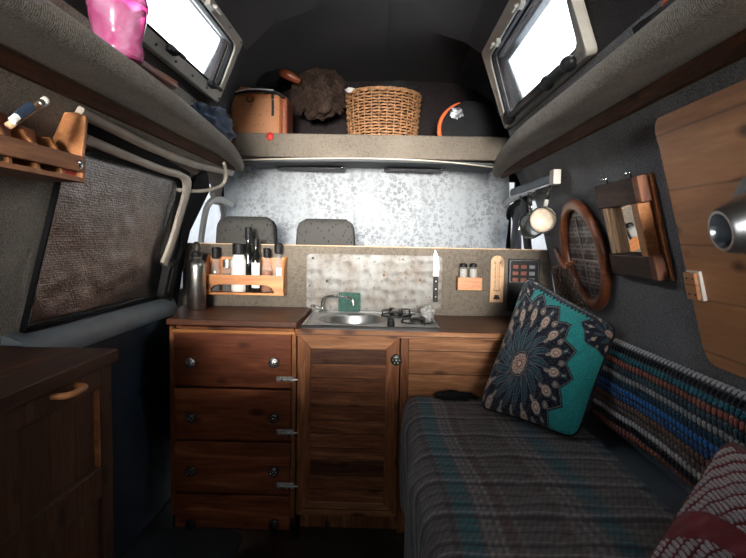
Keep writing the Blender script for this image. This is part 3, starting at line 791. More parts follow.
# cab seats
def cab_seat(name, px0, px1, py0, y, label, lean=0.0):
    a, b = at_y(px0, py0, y), at_y(px1, py0, y)
    cx, w, zt = (a.x + b.x) / 2, (b.x - a.x), a.z
    t = thing(name, label, 'car seat', (cx, y, -.45), 'cab seats beyond the partition')
    def prof(z0, z1, hw0, hw1, d, r):
        m = MB(); vs = []; fs = []; n = 0
        steps = 12
        for i in range(steps + 1):
            v = i / steps; z = z0 + (z1 - z0) * v
            hw = hw0 + (hw1 - hw0) * v
            e = min(1, (1 - v) * steps / 3.0); k = math.sqrt(max(0.0, 1 - (1 - e) ** 2)) if e < 1 else 1
            ring = rrect(-(hw - r * (1 - k)), (hw - r * (1 - k)), -d * (.35 + .65 * k), d * (.35 + .65 * k), min(.03, d * .3), 3)
            n = len(ring); vs += [(cx + p[0], y + .06 + p[1], z) for p in ring]
        for i in range(steps):
            for q in range(n): fs.append((i * n + q, i * n + (q + 1) % n, (i + 1) * n + (q + 1) % n, (i + 1) * n + q))
        fs += [tuple(range(n))[::-1], tuple(range(steps * n, (steps + 1) * n))]
        return m.add(vs, fs)
    prof(-.14, zt, w * .52, w * .47, .055, .035).build('headrest', 'seatcloth', t, smooth=60)
    for s_ in (-.06, .06): MB().tube([(cx + s_, y + .06, -.22), (cx + s_, y + .06, -.12)], .007, 8).build('headrest_post', 'chrome', t, smooth=True)
    prof(-.45, -.17, .23, .20, .07, .05).build('backrest', 'seatcloth', t, smooth=60)
cab_seat('cab_chair', 214, 274, 215.5, 2.50, 'grey patterned cab seat headrest behind the spice rack')
cab_seat('cab_chair', 295, 355, 218, 2.50, 'grey patterned cab seat headrest behind the metal splashback')

# ================================================================ kitchen
YK = 2.0
def kx(px): return (px - 383) / 560 * YK
def kz(py, px=300):  return at_y(px, py, YK).z
ZT = -.300                       # left worktop
# -- chest of drawers
x0, x1 = -.770, -.307
ch = thing('drawer_cabinet', 'stained pine drawer cabinet with round knobs, under the steel flask', 'cabinet', ((x0 + x1) / 2, 2.2, -H))
m = MB(); m.bb((x0, YK + .004, -H + .04), (x0 + .018, 2.39, -.330)); m.bb((x1 - .016, YK + .004, -H + .04), (x1, 2.39, -.330)); m.bb((x0, YK + .03, -H + .04), (x1, 2.39, -H + .06)); m.bb((x0, 2.37, -H + .04), (x1, 2.385, -.33))
m.bb((x0 + .018, YK + .02, -.352), (x1 - .016, YK + .04, -.33))
m.build('carcass', 'pine_v', ch, bevel=.002)
MB().bb((x0 + .016, YK - .012, -.351), (x1 - .002, YK + .02, -.338)).build('top_rail', 'rack_wood', ch, bevel=.003)
MB().bb((x0 + .05, YK - .022, -.337), (x1 - .004, YK + .02, -.325)).build('pull_out_board', 'pine', ch, bevel=.003)
zz = [(333, 387), (389, 440), (442, 493), (495, 545)]
for i, (a, b) in enumerate(zz):
    za, zb = kz(a, 235), kz(b, 235)
    d = MB().bb((x0 + .019, YK - .004, zb), (x1 - .017, YK + .016, za)).build('drawer', 'drawer', ch, bevel=.003)
    m = MB().bb((x0 + .03, YK + .017, zb + .02), (x1 - .03, 2.34, za - .02))
    for pxk in (193, 275):
        c = at_y(pxk, (a + b) / 2 + 1, YK)
        xf = Matrix.Translation((c.x, YK - .004, c.z)) @ Matrix.Rotation(PI / 2, 4, 'X')
        kb = MB(xf); kb.lathe([(.006, 0), (.006, .012), (.015, .016), (.019, .022), (.018, .029), (.010, .033)], seg=20)
        ko = kb.build('knob', 'steel' if i == 0 else 'iron', d, smooth=35)
        if i < 3:
            rs = MB(xf)
            for q in range(7): rs.blob((.0105 * math.cos(q * 2 * PI / 7), .0105 * math.sin(q * 2 * PI / 7), .030), (.0038, .0038, .005), 8, 6)
            rs.blob((0, 0, .033), (.004, .004, .005), 8, 6); rs.build('rosette', 'chrome', ko, smooth=True)
    # slide bolt at the right edge
    c = at_y(286, b - 8.5, YK)
    bt = MB(); bt.bb((c.x - .034, YK - .009, c.z - .009), (c.x + .030, YK - .003, c.z + .009)); bt.tube([(c.x - .030, YK - .013, c.z), (c.x + .046, YK - .013, c.z)], .0045, 8)
    for q in (-.024, .004, .024): bt.bb((c.x + q - .004, YK - .019, c.z - .008), (c.x + q + .004, YK - .005, c.z + .008))
    bt.blob((c.x - .012, YK - .024, c.z), (.004, .009, .004), 8, 6)
    bt.build('bolt', 'steel', ch, bevel=.001)
m = MB(); m.bb((x0, YK + .03, -H), (x1, YK + .045, -H + .045)); m.build('plinth', 'dark_wood', ch)
# -- left worktop
m = MB(); m.prism([(-.858, 2.396), (-.84, 2.28), (-.785, 2.09), (-.772, YK - .02), (-.300, YK - .035), (-.300, 2.396)], 2, ZT - .022, ZT)
tag(m.build('worktop', 'top_wood', bevel=.003), 'dark wooden worktop over the drawers, carrying the steel flask', 'worktop')
# -- right worktop, slightly lower and proud
ZR = -.322
wt = MB(); 
for q in (((-.298, YK - .040), (.735, 2.022)), ((-.298, 2.308), (.735, 2.397)), ((-.298, 2.022), (-.250, 2.308)), ((.040, 2.022), (.735, 2.308))): wt.bb((*q[0], ZR - .024), (*q[1], ZR))
wto = wt.build('worktop', 'top_wood', bevel=.003)
MB().bb((-.299, YK - .052, ZR - .026), (.735, YK - .040, ZR - .001)).build('front_edge', 'planks_wide', wto, bevel=.003)
tag(wto, 'varnished wooden worktop around the sink and hob', 'worktop')
# -- sink cabinet with plank door
sc_ = thing('sink_cabinet', 'pine cupboard with a framed plank door under the sink', 'cabinet', (-.12, 2.2, -H))
m = MB(); m.bb((-.304, YK + .022, -H), (-.29, 2.39, ZR - .025)); m.bb((.075, YK + .022, -H), (.089, 2.39, ZR - .025)); m.bb((-.304, YK + .022, -H), (.089, YK + .03, -.98)); m.bb((-.29, 2.37, -H), (.075, 2.385, ZR - .03)); m.bb((-.29, YK + .04, -.98), (.075, 2.37, -.965))
m.build('carcass', 'pine_v', sc_)
dz0, dz1 = -1.02, -.349; dx0, dx1 = -.300, .068
dr = MB(); dr.bb((dx0 + .045, YK + .004, dz0 + .04), (dx1 - .045, YK + .014, dz1 - .04))
dr = dr.build('door', 'planks', sc_)
w_ = .048
for pts in ([(dx0, dz1), (dx1, dz1), (dx1 - w_, dz1 - w_), (dx0 + w_, dz1 - w_)], [(dx0, dz0), (dx1, dz0), (dx1 - w_, dz0 + w_), (dx0 + w_, dz0 + w_)]):
    fr = MB(); fr.prism(pts, 1, YK - .008, YK + .020)
    fr.build('door_rail', 'planks_wide', dr, bevel=.002)
for pts in ([(dx0, dz0 + .0005), (dx0 + w_, dz0 + w_), (dx0 + w_, dz1 - w_), (dx0, dz1 - .0005)], [(dx1, dz0 + .0005), (dx1 - w_, dz0 + w_), (dx1 - w_, dz1 - w_), (dx1, dz1 - .0005)]):
    fr = MB(); fr.prism(pts, 1, YK - .0085, YK + .020)
    fr.build('door_stile', 'pine_v', dr, bevel=.002)
c = at_y(396, 358.5, YK - .01)
xf = Matrix.Translation((c.x, YK - .008, c.z)) @ Matrix.Rotation(PI / 2, 4, 'X')
kb = MB(xf); kb.lathe([(.007, 0), (.007, .014), (.017, .018), (.0205, .025), (.018, .031), (.008, .034)], seg=22)
ko = kb.build('knob', 'iron', dr, smooth=35)
rs = MB(xf)
for q in range(6): rs.blob((.0115 * math.cos(q * PI / 3), .0115 * math.sin(q * PI / 3), .0315), (.0042, .0042, .004), 8, 6)
rs.blob((0, 0, .034), (.004, .004, .004), 8, 6); rs.build('rosette', 'steel', ko, smooth=True)
# -- boarded end cabinet
ec = thing('end_cabinet', 'pine boarded cupboard front between the sink door and the bench', 'cabinet', (.4, 2.2, -H))
MB().bb((.072, YK - .004, -H), (.100, YK + .02, -.349)).build('stile', 'pine_v', ec, bevel=.002)
MB().bb((.101, YK, -H), (.735, YK + .018, -.349)).build('front', 'planks_wide', ec, bevel=.002)
MB().bb((.101, YK + .02, -H), (.735, 2.39, -.36)).build('carcass', 'dark_wood', ec)
m = MB(Matrix.Translation((at_y(456, 336, YK).x, YK, at_y(456, 336, YK).z)) @ Matrix.Rotation(PI / 2, 4, 'X')); m.lathe([(.004, 0), (.004, .003), (.002, .004)], seg=12); m.build('screw', 'chrome', ec, smooth=30)

M['deck'] = plain('pale_satin_steel', (.62, .61, .59), .5, .6, .08, 60)
M['milky'] = plain('milky_clear_plastic', (.75, .75, .73), .25, var=.1, trans=.4)
# -- sink and hob unit
sk = thing('sink_hob_unit', 'stainless steel sink and gas hob set into the worktop', 'sink', (.02, 2.17, ZR))
SX0, SX1, SY0, SY1 = -.285, .205, 1.965, 2.385
cxs, cys, rx, ry = -.105, 2.165, .135, .135
def plate():
    m = MB(); seg = 48
    rim = []
    out = []
    for k in range(seg):
        t = 2 * PI * k / seg; out.append((cxs + rx * math.cos(t), cys + ry * math.sin(t)))
    # plate with a round opening for the bowl
    rect = []
    for k in range(seg):
        t = 2 * PI * k / seg; dx, dy = math.cos(t), math.sin(t)
        s1 = ((SX1 if dx > 0 else SX0) - cxs) / dx if abs(dx) > 1e-6 else 1e9
        s2 = ((SY1 if dy > 0 else SY0) - cys) / dy if abs(dy) > 1e-6 else 1e9
        q = min(s1, s2); rect.append((cxs + dx * q, cys + dy * q))
    z = ZR + .008
    vs = [(p[0], p[1], z) for p in out] + [(p[0], p[1], z) for p in rect] + [(p[0], p[1], ZR + .0005) for p in rect]
    fs = []
    for k in range(seg):
        j = (k + 1) % seg
        fs += [(k, j, seg + j, seg + k), (seg + k, seg + j, 2 * seg + j, 2 * seg + k)]
    return m.add(vs, fs)
plate().build('deck', 'deck', sk)
m = MB(); m.bb((SX0 - .001, SY0 - .002, ZR + .0005), (SX1 + .001, SY0 + .010, ZR + .013)); m.bb((SX0 - .001, SY1 - .006, ZR + .0005), (SX1 + .001, SY1, ZR + .014)); m.bb((SX0 - .002, SY0, ZR + .0005), (SX0 + .005, SY1, ZR + .012)); m.bb((SX1 - .005, SY0, ZR + .0005), (SX1 + .002, SY1, ZR + .012))
m.build('rim', 'chrome', sk, bevel=.002)
m = MB(); m.lathe([(rx + .006, .0085), (rx + .004, .011), (rx, .010), (rx - .004, .002), (rx - .010, -.03), (rx - .02, -.085), (rx - .045, -.105), (.02, -.110), (.001, -.112)], (cxs, cys, ZR), 48, caps=False)
m.build('bowl', 'steel', sk, smooth=True)
m = MB(); m.lathe([(.022, -.108), (.022, -.1065), (.012, -.1065)], (cxs, cys, ZR), 20); m.build('drain', 'chrome', sk)
# tap
fx, fy = at_y(322.5, 312, 2.33).x, 2.33
m = MB(); m.lathe([(.016, .008), (.016, .016), (.010, .022), (.009, .03)], (fx, fy, ZR), 18)
pth = smooth_path([(fx, fy, ZR + .02), (fx, fy, ZR + .055), (fx + .012, fy - .002, ZR + .074), (fx + .04, fy - .008, ZR + .079), (fx + .10, fy - .02, ZR + .078), (fx + .125, fy - .025, ZR + .068), (fx + .132, fy - .027, ZR + .045)], 7)
m.tube(pth, .0065, 12); tp = m.build('tap', 'chrome', sk, smooth=40)
m = MB(); m.tube([(fx - .002, fy, ZR + .03), (fx - .04, fy - .006, ZR + .038)], .004, 8); m.blob((fx - .042, fy - .006, ZR + .038), (.007, .007, .006), 10, 8); m.build('tap_lever', 'chrome', tp, smooth=True)
# hob: two burners with wire pan supports
for bi, (bx, by) in enumerate(((.060, 2.27), (.135, 2.10))):
    m = MB(); m.lathe([(.052, .008), (.054, .014), (.047, .012), (.020, .010), (.001, .010)], (bx, by, ZR), 30, caps=False); br = m.build('burner', 'steel' if bi else 'darkmetal', sk, smooth=40)
    m = MB(); m.lathe([(.026, .010), (.027, .024), (.022, .028), (.012, .030)], (bx, by, ZR), 24); m.build('burner_cap', 'iron', br, smooth=40)
    m = MB()
    for q in range(4):
        a = q * PI / 2 + .4; c_, s_ = math.cos(a), math.sin(a)
        m.tube([(bx + .062 * c_, by + .062 * s_, ZR + .009), (bx + .060 * c_, by + .060 * s_, ZR + .036), (bx + .022 * c_, by + .022 * s_, ZR + .038)], .0032, 6)
    m.tube([(bx + .06 * math.cos(t * PI / 12), by + .06 * math.sin(t * PI / 12), ZR + .014) for t in range(24)], .003, 6, closed=True)
    m.build('pan_support', 'iron', br, smooth=True)
for q in range(3):
    m = MB(); m.lathe([(.013, .008), (.014, .012), (.012, .03), (.010, .032)], (.035 + q * .0, 2.0 + q * .045, ZR), 16); 
    if q < 2: m.build('hob_knob', 'black', sk, smooth=40)
# lump of crumpled clear plastic at the hob's right end
m = MB(); m.blob((.178, 2.15, ZR + .042), (.028, .06, .028), 24, 16, .35, 2.2, 3)
tag(m.build('plastic_bag', 'milky', smooth=25), 'crumpled clear plastic lying on the right end of the hob', 'plastic bag')
# green sponge
c = at_y(352, 308, 2.36)
m = MB(Matrix.Translation((c.x - .012, 2.375, ZR + .0095)) @ Matrix.Rotation(-.16, 4, 'X')); m.prism(rrect(-.047, .047, 0, .082, .006, 3), 1, -.010, .010)
tag(m.build('washing_up_cloth', 'greencloth', bevel=.003), 'green scouring cloth leaning on the splashback behind the tap', 'cloth')

# -- splashback
a, b = at_y(307, 253.5, 2.395), at_y(441, 311, 2.395)
m = MB(); m.prism(rrect(a.x, b.x, -.3115, a.z, .02), 1, 2.389, 2.3985)
sp = m.build('splashback', 'hammered', bevel=.001); tag(sp, 'dented stained metal splashback behind the sink', 'splashback'); WORLD[sp.name] = Vector((0, 0, 0))
for px, py in ((313, 258), (327, 281), (420, 280), (384, 275)):
    c = at_y(px, py, 2.388); m = MB(Matrix.Translation(c) @ Matrix.Rotation(PI / 2, 4, 'X')); m.lathe([(.006, -.001), (.006, .002), (.003, .003)], seg=14); m.build('screw', 'iron' if px < 330 else 'old_end', sp)
# -- kitchen knife
c0, c1, c2 = at_y(434.5, 249.5, 2.38), at_y(436, 276, 2.38), at_y(436.5, 302, 2.38)
kn = thing('kitchen_knife', 'kitchen knife with black riveted handle hung blade up at the right of the splashback', 'knife', c2)
bw = .021
m = MB(); zt, zm, zb = c0.z, c1.z, c2.z; xk = c1.x
m.prism([(xk - bw * .55, zm), (xk + bw * .55, zm), (xk + bw * .55, zm + .05), (xk + bw * .35, zt - .03), (xk - bw * .30, zt), (xk - bw * .5, zt - .02)], 1, 2.3805, 2.3825)
m.build('blade', 'deck', kn)
m = MB(); m.prism(rrect(xk - .010, xk + .010, zb, zm, .004, 3), 1, 2.373, 2.388); m.build('handle', 'black', kn, bevel=.002)
for q in (.2, .5, .8):
    MB().blob((xk, 2.373, zb + (zm - zb) * q), (.0035, .0025, .0035), 10, 8).build('rivet', 'steel', kn, smooth=True)

# -- spice rack
RY0, RY1 = 2.31, 2.397
a, b = at_y(202, 255.5, RY0), at_y(283.5, 294.5, RY0)
rx0, rx1, rzt, rzb = a.x, b.x, a.z, b.z
rk = thing('spice_rack', 'honey pine bottle rack with an arched front on the partition', 'rack', ((rx0 + rx1) / 2, 2.35, rzb))
for x in (rx0, rx1 - .010):
    m = MB(); m.prism([(RY1, rzb), (RY0, rzb), (RY0, rzb + .085), (RY0 + .02, rzb + .12), (RY1 - .01, rzt), (RY1, rzt)], 0, x, x + .010)
    m.build('side_panel', 'rack_wood', rk, bevel=.002)
m = MB().bb((rx0 + .010, RY1 - .008, rzb + .002), (rx1 - .010, RY1, rzt - .006)); m.build('back_panel', 'rack_wood', rk)
m = MB().bb((rx0, RY0, rzb - .006), (rx1, RY1, rzb + .004)); m.build('base', 'rack_wood', rk, bevel=.001)
fl = []
zu = rzb + .078
aw0, aw1 = rx0 + .034, rx1 - .038
arch = [(aw0, rzb + .004)]
for k in range(0, 9): 
    t = PI / 2 * k / 8; arch.append((aw0 + .045 * math.sin(t) , rzb + .004 + .036 * (1 - math.cos(t)) if k else rzb + .004))
arch = [(aw0 + .045 * (1 - math.cos(PI / 2 * k / 8)), rzb + .004 + .034 * math.sin(PI / 2 * k / 8)) for k in range(9)] + [(aw1 - .045 * (1 - math.cos(PI / 2 * k / 8)), rzb + .004 + .034 * math.sin(PI / 2 * k / 8)) for k in range(8, -1, -1)]
m = MB()
# split the arched front into two halves and a bridge so that each polygon stays simple
half = len(arch) // 2
m.prism([(rx0, rzb + .004), (rx0, zu), (arch[half - 1][0], zu)] + arch[half - 1::-1], 1, RY0 - .008, RY0)
m.prism([(arch[half - 1][0], zu), (arch[half][0], zu), arch[half], arch[half - 1]], 1, RY0 - .008, RY0)
m.prism([(arch[half][0], zu), (rx1, zu), (rx1, rzb + .004)] + arch[:half - 1:-1], 1, RY0 - .008, RY0)
m.build('front_rail', 'rack_wood', rk)

def bottle(name, px, topy, yb, prof, mat, label, cap=None, capmat='black', fill=None, fillmat='amber', lab=None, zb=None, cat='bottle'):
    zb = rzb + .005 if zb is None else zb
    c = at_y(px, topy, yb); x = c.x; h = c.z - zb
    t = thing(name, label, cat, (x, yb, zb))
    P = [(r, z * h) for r, z in prof]
    MB().lathe(P, (x, yb, zb), 28).build('body', mat, t, smooth=40, solid=.0012 if mat == 'glass' else 0, soff=-1)
    if cap: MB().lathe([(r, z * h) for r, z in cap], (x, yb, zb), 24).build('cap', capmat, t, smooth=35)
    if fill: MB().lathe([(r, z * h) for r, z in fill], (x, yb, zb), 24).build('contents', fillmat, t, smooth=35)
    if lab:
        r, z0, z1, a0, a1 = lab; m = MB()
        m.grid(lambda u, v: (x + r * math.cos(a0 + (a1 - a0) * u), yb + r * math.sin(a0 + (a1 - a0) * u), zb + h * (z0 + (z1 - z0) * v)), 16, 1)
        m.build('paper_label', 'label', t, smooth=True)
    return t
A0, A1 = -PI * .92, -PI * .08
YBt = 2.352
bottle('spice_bottle', 215.5, 247, YBt, [(.020, 0), (.023, .02), (.023, .45), (.018, .60), (.012, .72), (.012, .80)], 'glass', 'small clear bottle with black cap, leftmost in the wooden rack', [(.0125, .74), (.0165, .75), (.0165, .99), (.013, 1)], 'black', [(.0195, .02), (.0205, .04), (.0205, .38), (.001, .39)], 'pepper')
bottle('spice_jar', 227.5, 259.5, YBt - .004, [(.021, 0), (.0225, .03), (.0225, .62), (.018, .74), (.017, .80)], 'glass', 'short glass jar with steel lid of peppercorns, second from left in the rack', [(.0175, .76), (.020, .77), (.020, .99), (.016, 1)], 'steel', [(.019, .04), (.020, .06), (.020, .55), (.001, .56)], 'pepper', cat='jar')
bottle('sauce_bottle', 239, 243.5, YBt, [(.028, 0), (.031, .02), (.031, .66), (.024, .74), (.022, .78)], 'white', 'wide bottle with big white label and square black cap in the rack', [(.0255, .77), (.027, .78), (.027, .99), (.024, 1)], 'black', lab=(.0316, .04, .66, A0, A1))
bottle('wine_bottle', 248.5, 227, YBt + .012, [(.019, 0), (.021, .02), (.021, .58), (.015, .68), (.011, .74), (.011, .84)], 'darkglass', 'tallest black bottle standing in the wooden rack', [(.012, .80), (.0145, .81), (.0145, .99), (.012, 1)], 'black')
bottle('oil_bottle', 256, 238.5, YBt - .008, [(.018, 0), (.0205, .02), (.0205, .56), (.016, .68), (.010, .78), (.010, .88)], 'darkglass', 'slim dark bottle with narrow white label beside the tallest bottle', [(.0105, .84), (.014, .85), (.014, .99), (.011, 1)], 'black', lab=(.0210, .08, .55, -PI * .75, -PI * .15))
bottle('oil_bottle', 267, 248, YBt - .004, [(.021, 0), (.0235, .02), (.0235, .52), (.016, .64), (.011, .74), (.011, .84)], 'glass', 'clear bottle of amber oil with black stopper in the rack', [(.0115, .78), (.0150, .80), (.0150, .98), (.012, 1)], 'black', [(.0195, .03), (.021, .05), (.021, .48), (.001, .50)], 'amber')
bottle('vinegar_bottle', 278.5, 243, YBt, [(.022, 0), (.0245, .02), (.0245, .48), (.017, .62), (.010, .70), (.010, .82)], 'glass', 'clear bottle with round black cap, rightmost in the wooden rack', [(.0105, .78), (.017, .80), (.017, .97), (.013, 1)], 'black', [(.0205, .03), (.0225, .05), (.0225, .28), (.001, .30)], 'amber', lab=(.0250, .16, .50, -PI * .55, -PI * .1))

# -- steel flask on the left worktop
c = at_y(195, 320, 2.22)
fxx, fyy, fz = c.x, 2.24, ZT
fk = thing('drinks_flask', 'dull steel drinks flask with black loop stopper on the worktop', 'bottle', (fxx, fyy, fz))
hh = at_y(195, 243.5, 2.24).z - fz; r_ = .0375
MB().lathe([(.030, 0), (r_, .008), (r_, .172), (r_ * .97, .184), (r_ * .82, .196), (.0200, .206), (.0175, .214)], (fxx, fyy, fz), 36).build('body', 'flask', fk, smooth=45)
m = MB(); m.lathe([(.019, .214), (.0200, .216), (.0200, .232), (.016, .236)], (fxx, fyy, fz), 24); cp = m.build('stopper', 'black', fk, smooth=35)
z1 = .234
m = MB(); m.tube([(fxx + .0125 * math.cos(t), fyy, fz + z1 + .018 + .019 * math.sin(t)) for t in [PI * (-.42) + 2 * PI * .95 * k / 20 for k in range(21)]], .0052, 8); m.build('loop', 'black', cp, smooth=True)

# -- little box with two shakers
a, b = at_y(458, 277.5, 2.34), at_y(482, 290.5, 2.34)
bx = thing('wall_caddy', 'little orange wooden box on the partition holding two shakers', 'rack', ((a.x + b.x) / 2, 2.37, b.z))
m = MB(); m.bb((a.x, 2.34, b.z), (b.x, 2.346, a.z)); m.bb((a.x, 2.346, b.z), (a.x + .006, 2.399, a.z)); m.bb((b.x - .006, 2.346, b.z), (b.x, 2.399, a.z)); m.bb((a.x, 2.346, b.z), (b.x, 2.399, b.z + .006)); m.bb((a.x, 2.392, b.z), (b.x, 2.399, a.z))
m.build('box', 'rack_wood', bx, bevel=.001)
m = MB(); rr = random.Random(4)
for q in range(16): 
    m.blob((a.x + .03 + rr.random() * (b.x - a.x - .036), 2.3395, b.z + .01 + rr.random() * .026), (.0016, .0008, .0016), 6, 4)
m.build('painted_dots', 'redcard', bx)
for px, nm, mat_, lb in ((463.5, 'shaker', 'salt', 'left glass shaker with black lid in the little orange box'), (473.5, 'shaker', 'salt', 'right glass shaker with black lid in the little orange box')):
    bottle(nm, px, 263.2, 2.366, [(.0155, 0), (.017, .03), (.017, .74), (.015, .82), (.014, .86)], 'glass', lb, [(.0145, .84), (.0165, .85), (.0155, .96), (.010, 1)], 'black', [(.0150, .05), (.0160, .07), (.0155, .76), (.001, .77)], mat_, zb=b.z + .007, cat='shaker')

# -- thermometer
a, b = at_y(491.5, 255.5, 2.388), at_y(503, 302.5, 2.388)
th = thing('thermometer', 'pale wooden thermometer with black scale on the partition', 'thermometer', ((a.x + b.x) / 2, 2.395, b.z))
w = (b.x - a.x) / 2; xm = (a.x + b.x) / 2
pts = [(xm - w, b.z), (xm + w, b.z), (xm + w, a.z - w)] + [(xm + w * math.cos(PI * k / 12), a.z - w + w * math.sin(PI * k / 12)) for k in range(1, 12)] + [(xm - w, a.z - w)]
MB().prism(pts, 1, 2.390, 2.3985).build('back_board', 'pale_wood', th, bevel=.001)
m = MB(); m.tube([(xm, 2.388, b.z + .045), (xm, 2.388, a.z - .03)], .0022, 8); m.blob((xm, 2.388, b.z + .043), (.004, .003, .005), 10, 8); m.build('tube', 'glass', th, smooth=True)
m = MB()
for k in range(22):
    z = b.z + .055 + k * .0055; l = .008 if k % 5 == 0 else .0045
    for s_ in (-1, 1): m.bb((xm + s_ * .006, 2.3895, z), (xm + s_ * (.006 + l), 2.3903, z + .0024))
m.bb((xm - .014, 2.3895, b.z + .048), (xm + .014, 2.3903, b.z + .051))
m.build('scale_marks', 'paint_dark', th)
def letters(txt, c, size, mat, parent, name='lettering', yaw=0, xf=None):
    cu = bpy.data.curves.new(name, 'FONT'); cu.body = txt; cu.size = size; cu.extrude = .0004; cu.align_x = 'CENTER'; cu.align_y = 'CENTER'
    o = bpy.data.objects.new(name, cu); dg = bpy.context.evaluated_depsgraph_get(); COL.objects.link(o)
    dg = bpy.context.evaluated_depsgraph_get(); me = bpy.data.meshes.new_from_object(o.evaluated_get(dg)); vs = [tuple(v.co) for v in me.vertices]; fs = [tuple(p.vertices) for p in me.polygons]
    bpy.data.objects.remove(o)
    X = xf or (Matrix.Translation(c) @ Matrix.Rotation(PI / 2, 4, 'X'))
    return MB(X).add(vs, fs).build(name, mat, parent)
letters('C', (xm - .013, 2.3895, a.z - .030), .014, 'paint_dark', th)
letters('F', (xm + .013, 2.3895, a.z - .030), .014, 'paint_dark', th)
m = MB()
for s_, z in ((-1, .018), (1, .018), (-.5, .027), (.5, .026), (0, .017)): m.blob((xm + s_ * .008, 2.3895, b.z + z), (.0055, .0008, .006), 10, 6)
m.build('printed_motif', 'paint_dark', th)

# -- control panel
a, b = at_y(509, 259, 2.388), at_y(538, 312, 2.388)
cp = thing('control_panel', 'black electrical switch panel on the partition behind the teal cushion', 'control panel', ((a.x + b.x) / 2, 2.39, b.z))
MB().prism(rrect(a.x, b.x, b.z, a.z, .006, 3), 1, 2.386, 2.3985).build('panel', 'black', cp, bevel=.001)
m = MB(); e = .005
for (p, q, r, s_) in ((a.x + e, b.x - e, a.z - e - .001, a.z - e), (a.x + e, b.x - e, a.z - .098, a.z - .097), (a.x + e, a.x + e + .001, a.z - .098, a.z - e), (b.x - e - .001, b.x - e, a.z - .098, a.z - e)): m.bb((p, 2.385, r), (q, 2.3862, s_))
m.build('printed_border', 'darkmetal', cp)
for i in range(3):
    for j in range(3):
        x = a.x + .028 + j * .035; z = a.z - .032 - i * .028
        o = MB().bb((x - .012, 2.381, z - .008), (x + .012, 2.386, z + .008)).build('switch', 'redcard' if (j < 2 and i < 3 and (i + j) % 3 != 2) else 'darkmetal', cp, bevel=.002)
        if j < 2: o.data.materials[0] = M['brown_leather']
# ================================================================ right wall
def rz(px, py, n=0.0): return at_wall(px, py, 'R', n)
# big plywood board
ol = rrect(.25, 1.283, -.268, .272, .05, 6)
ol = [(y, z) for y, z in ol]
bd = wallpanel('R', ol, 0, .016, 36).build('wall_board', 'board', smooth=45)
tag(bd, 'large orange plywood board with rounded corners on the right wall', 'board')
# metal socket bolted on the board
c = at_wall(769, 217, 'R', .016)
X = wall_frame('R', c.y, c.z, .0165)
st = thing('table_socket', 'grey metal conical table-leg socket bolted to the plywood board', 'socket', X.translation)
MB(X).lathe([(.085, 0), (.088, .004), (.085, .009), (.050, .010)], seg=40).build('flange', 'darkmetal', st, smooth=40)
MB(X).lathe([(.060, .009), (.058, .018), (.040, .080), (.036, .085), (.031, .085), (.027, .077), (.024, .02), (.001, .02)], seg=40, caps=False).build('cone', 'silvercone', st, smooth=45)
for q in range(5):
    m = MB(X); a = 2 * PI * q / 5 + .5; m.blob((.070 * math.cos(a), .070 * math.sin(a), .010), (.008, .008, .004), 12, 8)
    m.build('bolt', 'chrome', st, smooth=True)
# small switch block on the board
c = at_wall(699, 283, 'R', .016); X = wall_frame('R', c.y, c.z, .0165)
sw = thing('switch_block', 'small brown and white screwed block on the plywood board', 'switch', X.translation)
MB(X).box((0, 0, .005), (.052, .066, .010)).build('base_plate', 'white', sw, bevel=.001)
MB(X).box((-.002, 0, .014), (.044, .060, .008)).build('cover', 'board', sw, bevel=.001)
m = MB(X)
for q in (-1, 1): m.blob((-.012, q * .018, .018), (.003, .003, .0015), 8, 6); m.blob((.012, q * .018, .018), (.003, .003, .0015), 8, 6)
m.build('screw', 'iron', sw)
# rustic rectangular mirror
p0, p1 = at_wall(597, 188, 'R', .03), at_wall(663, 277, 'R', .03)
yc, zc = 1.525, .047
X = wall_frame('R', yc, zc, .004)
mr = thing('wall_mirror', 'small rectangular mirror framed in rough boards with cup hooks on the right wall', 'mirror', X.translation)
W2, H2 = .142, .132
MB(X).box((0, 0, .003), (W2 * 2 - .02, H2 * 2 - .02, .006)).build('back_board', 'rack_dark', mr)
MB(X).box((-.008, .0, .010), (.16, .165, .004)).build('mirror_glass', 'mirror', mr)
b1 = MB(X); b1.box((0, H2 - .034, .022), (W2 * 2, .068, .024)); b1.build('top_board', 'old_wood', mr, bevel=.003)
b1 = MB(X); b1.box((0, -H2 + .030, .022), (W2 * 2, .060, .024)); b1.build('bottom_board', 'old_wood', mr, bevel=.003)
for s_ in (1, -1):
    b1 = MB(X); b1.box((W2 - .0155, s_ * (H2 - .033), .0235), (.032, .066, .027)); b1.build('end_block', 'old_end', mr, bevel=.003)
for nm, x, w, mt, th_ in (('stile', -W2 + .030, .028, 'pale_wood', .020), ('stile', -W2 + .060, .026, 'pale_wood', .017), ('stile', W2 - .066, .036, 'old_wood', .018), ('stile', W2 - .032, .034, 'pale_wood', .032)):
    MB(X).box((x, -.002, .010 + th_ / 2), (w, H2 * 2 - .128, th_)).build(nm, mt if x < 0 or mt == 'old_wood' else 'rack_wood_y', mr, bevel=.003)
for x in (-.075, .075):
    m = MB(X); m.tube([(x, H2, .02), (x, H2 + .012, .02), (x, H2 + .016, .026), (x, H2 + .012, .034), (x, H2 + .008, .034)], .0022, 6); m.build('cup_hook', 'chrome', mr, smooth=True)
MB(X).box((W2 + .004, -.004, .004), (.012, H2 * 2 + .004, .008)).build('side_batten', 'rack_dark', mr, bevel=.001)
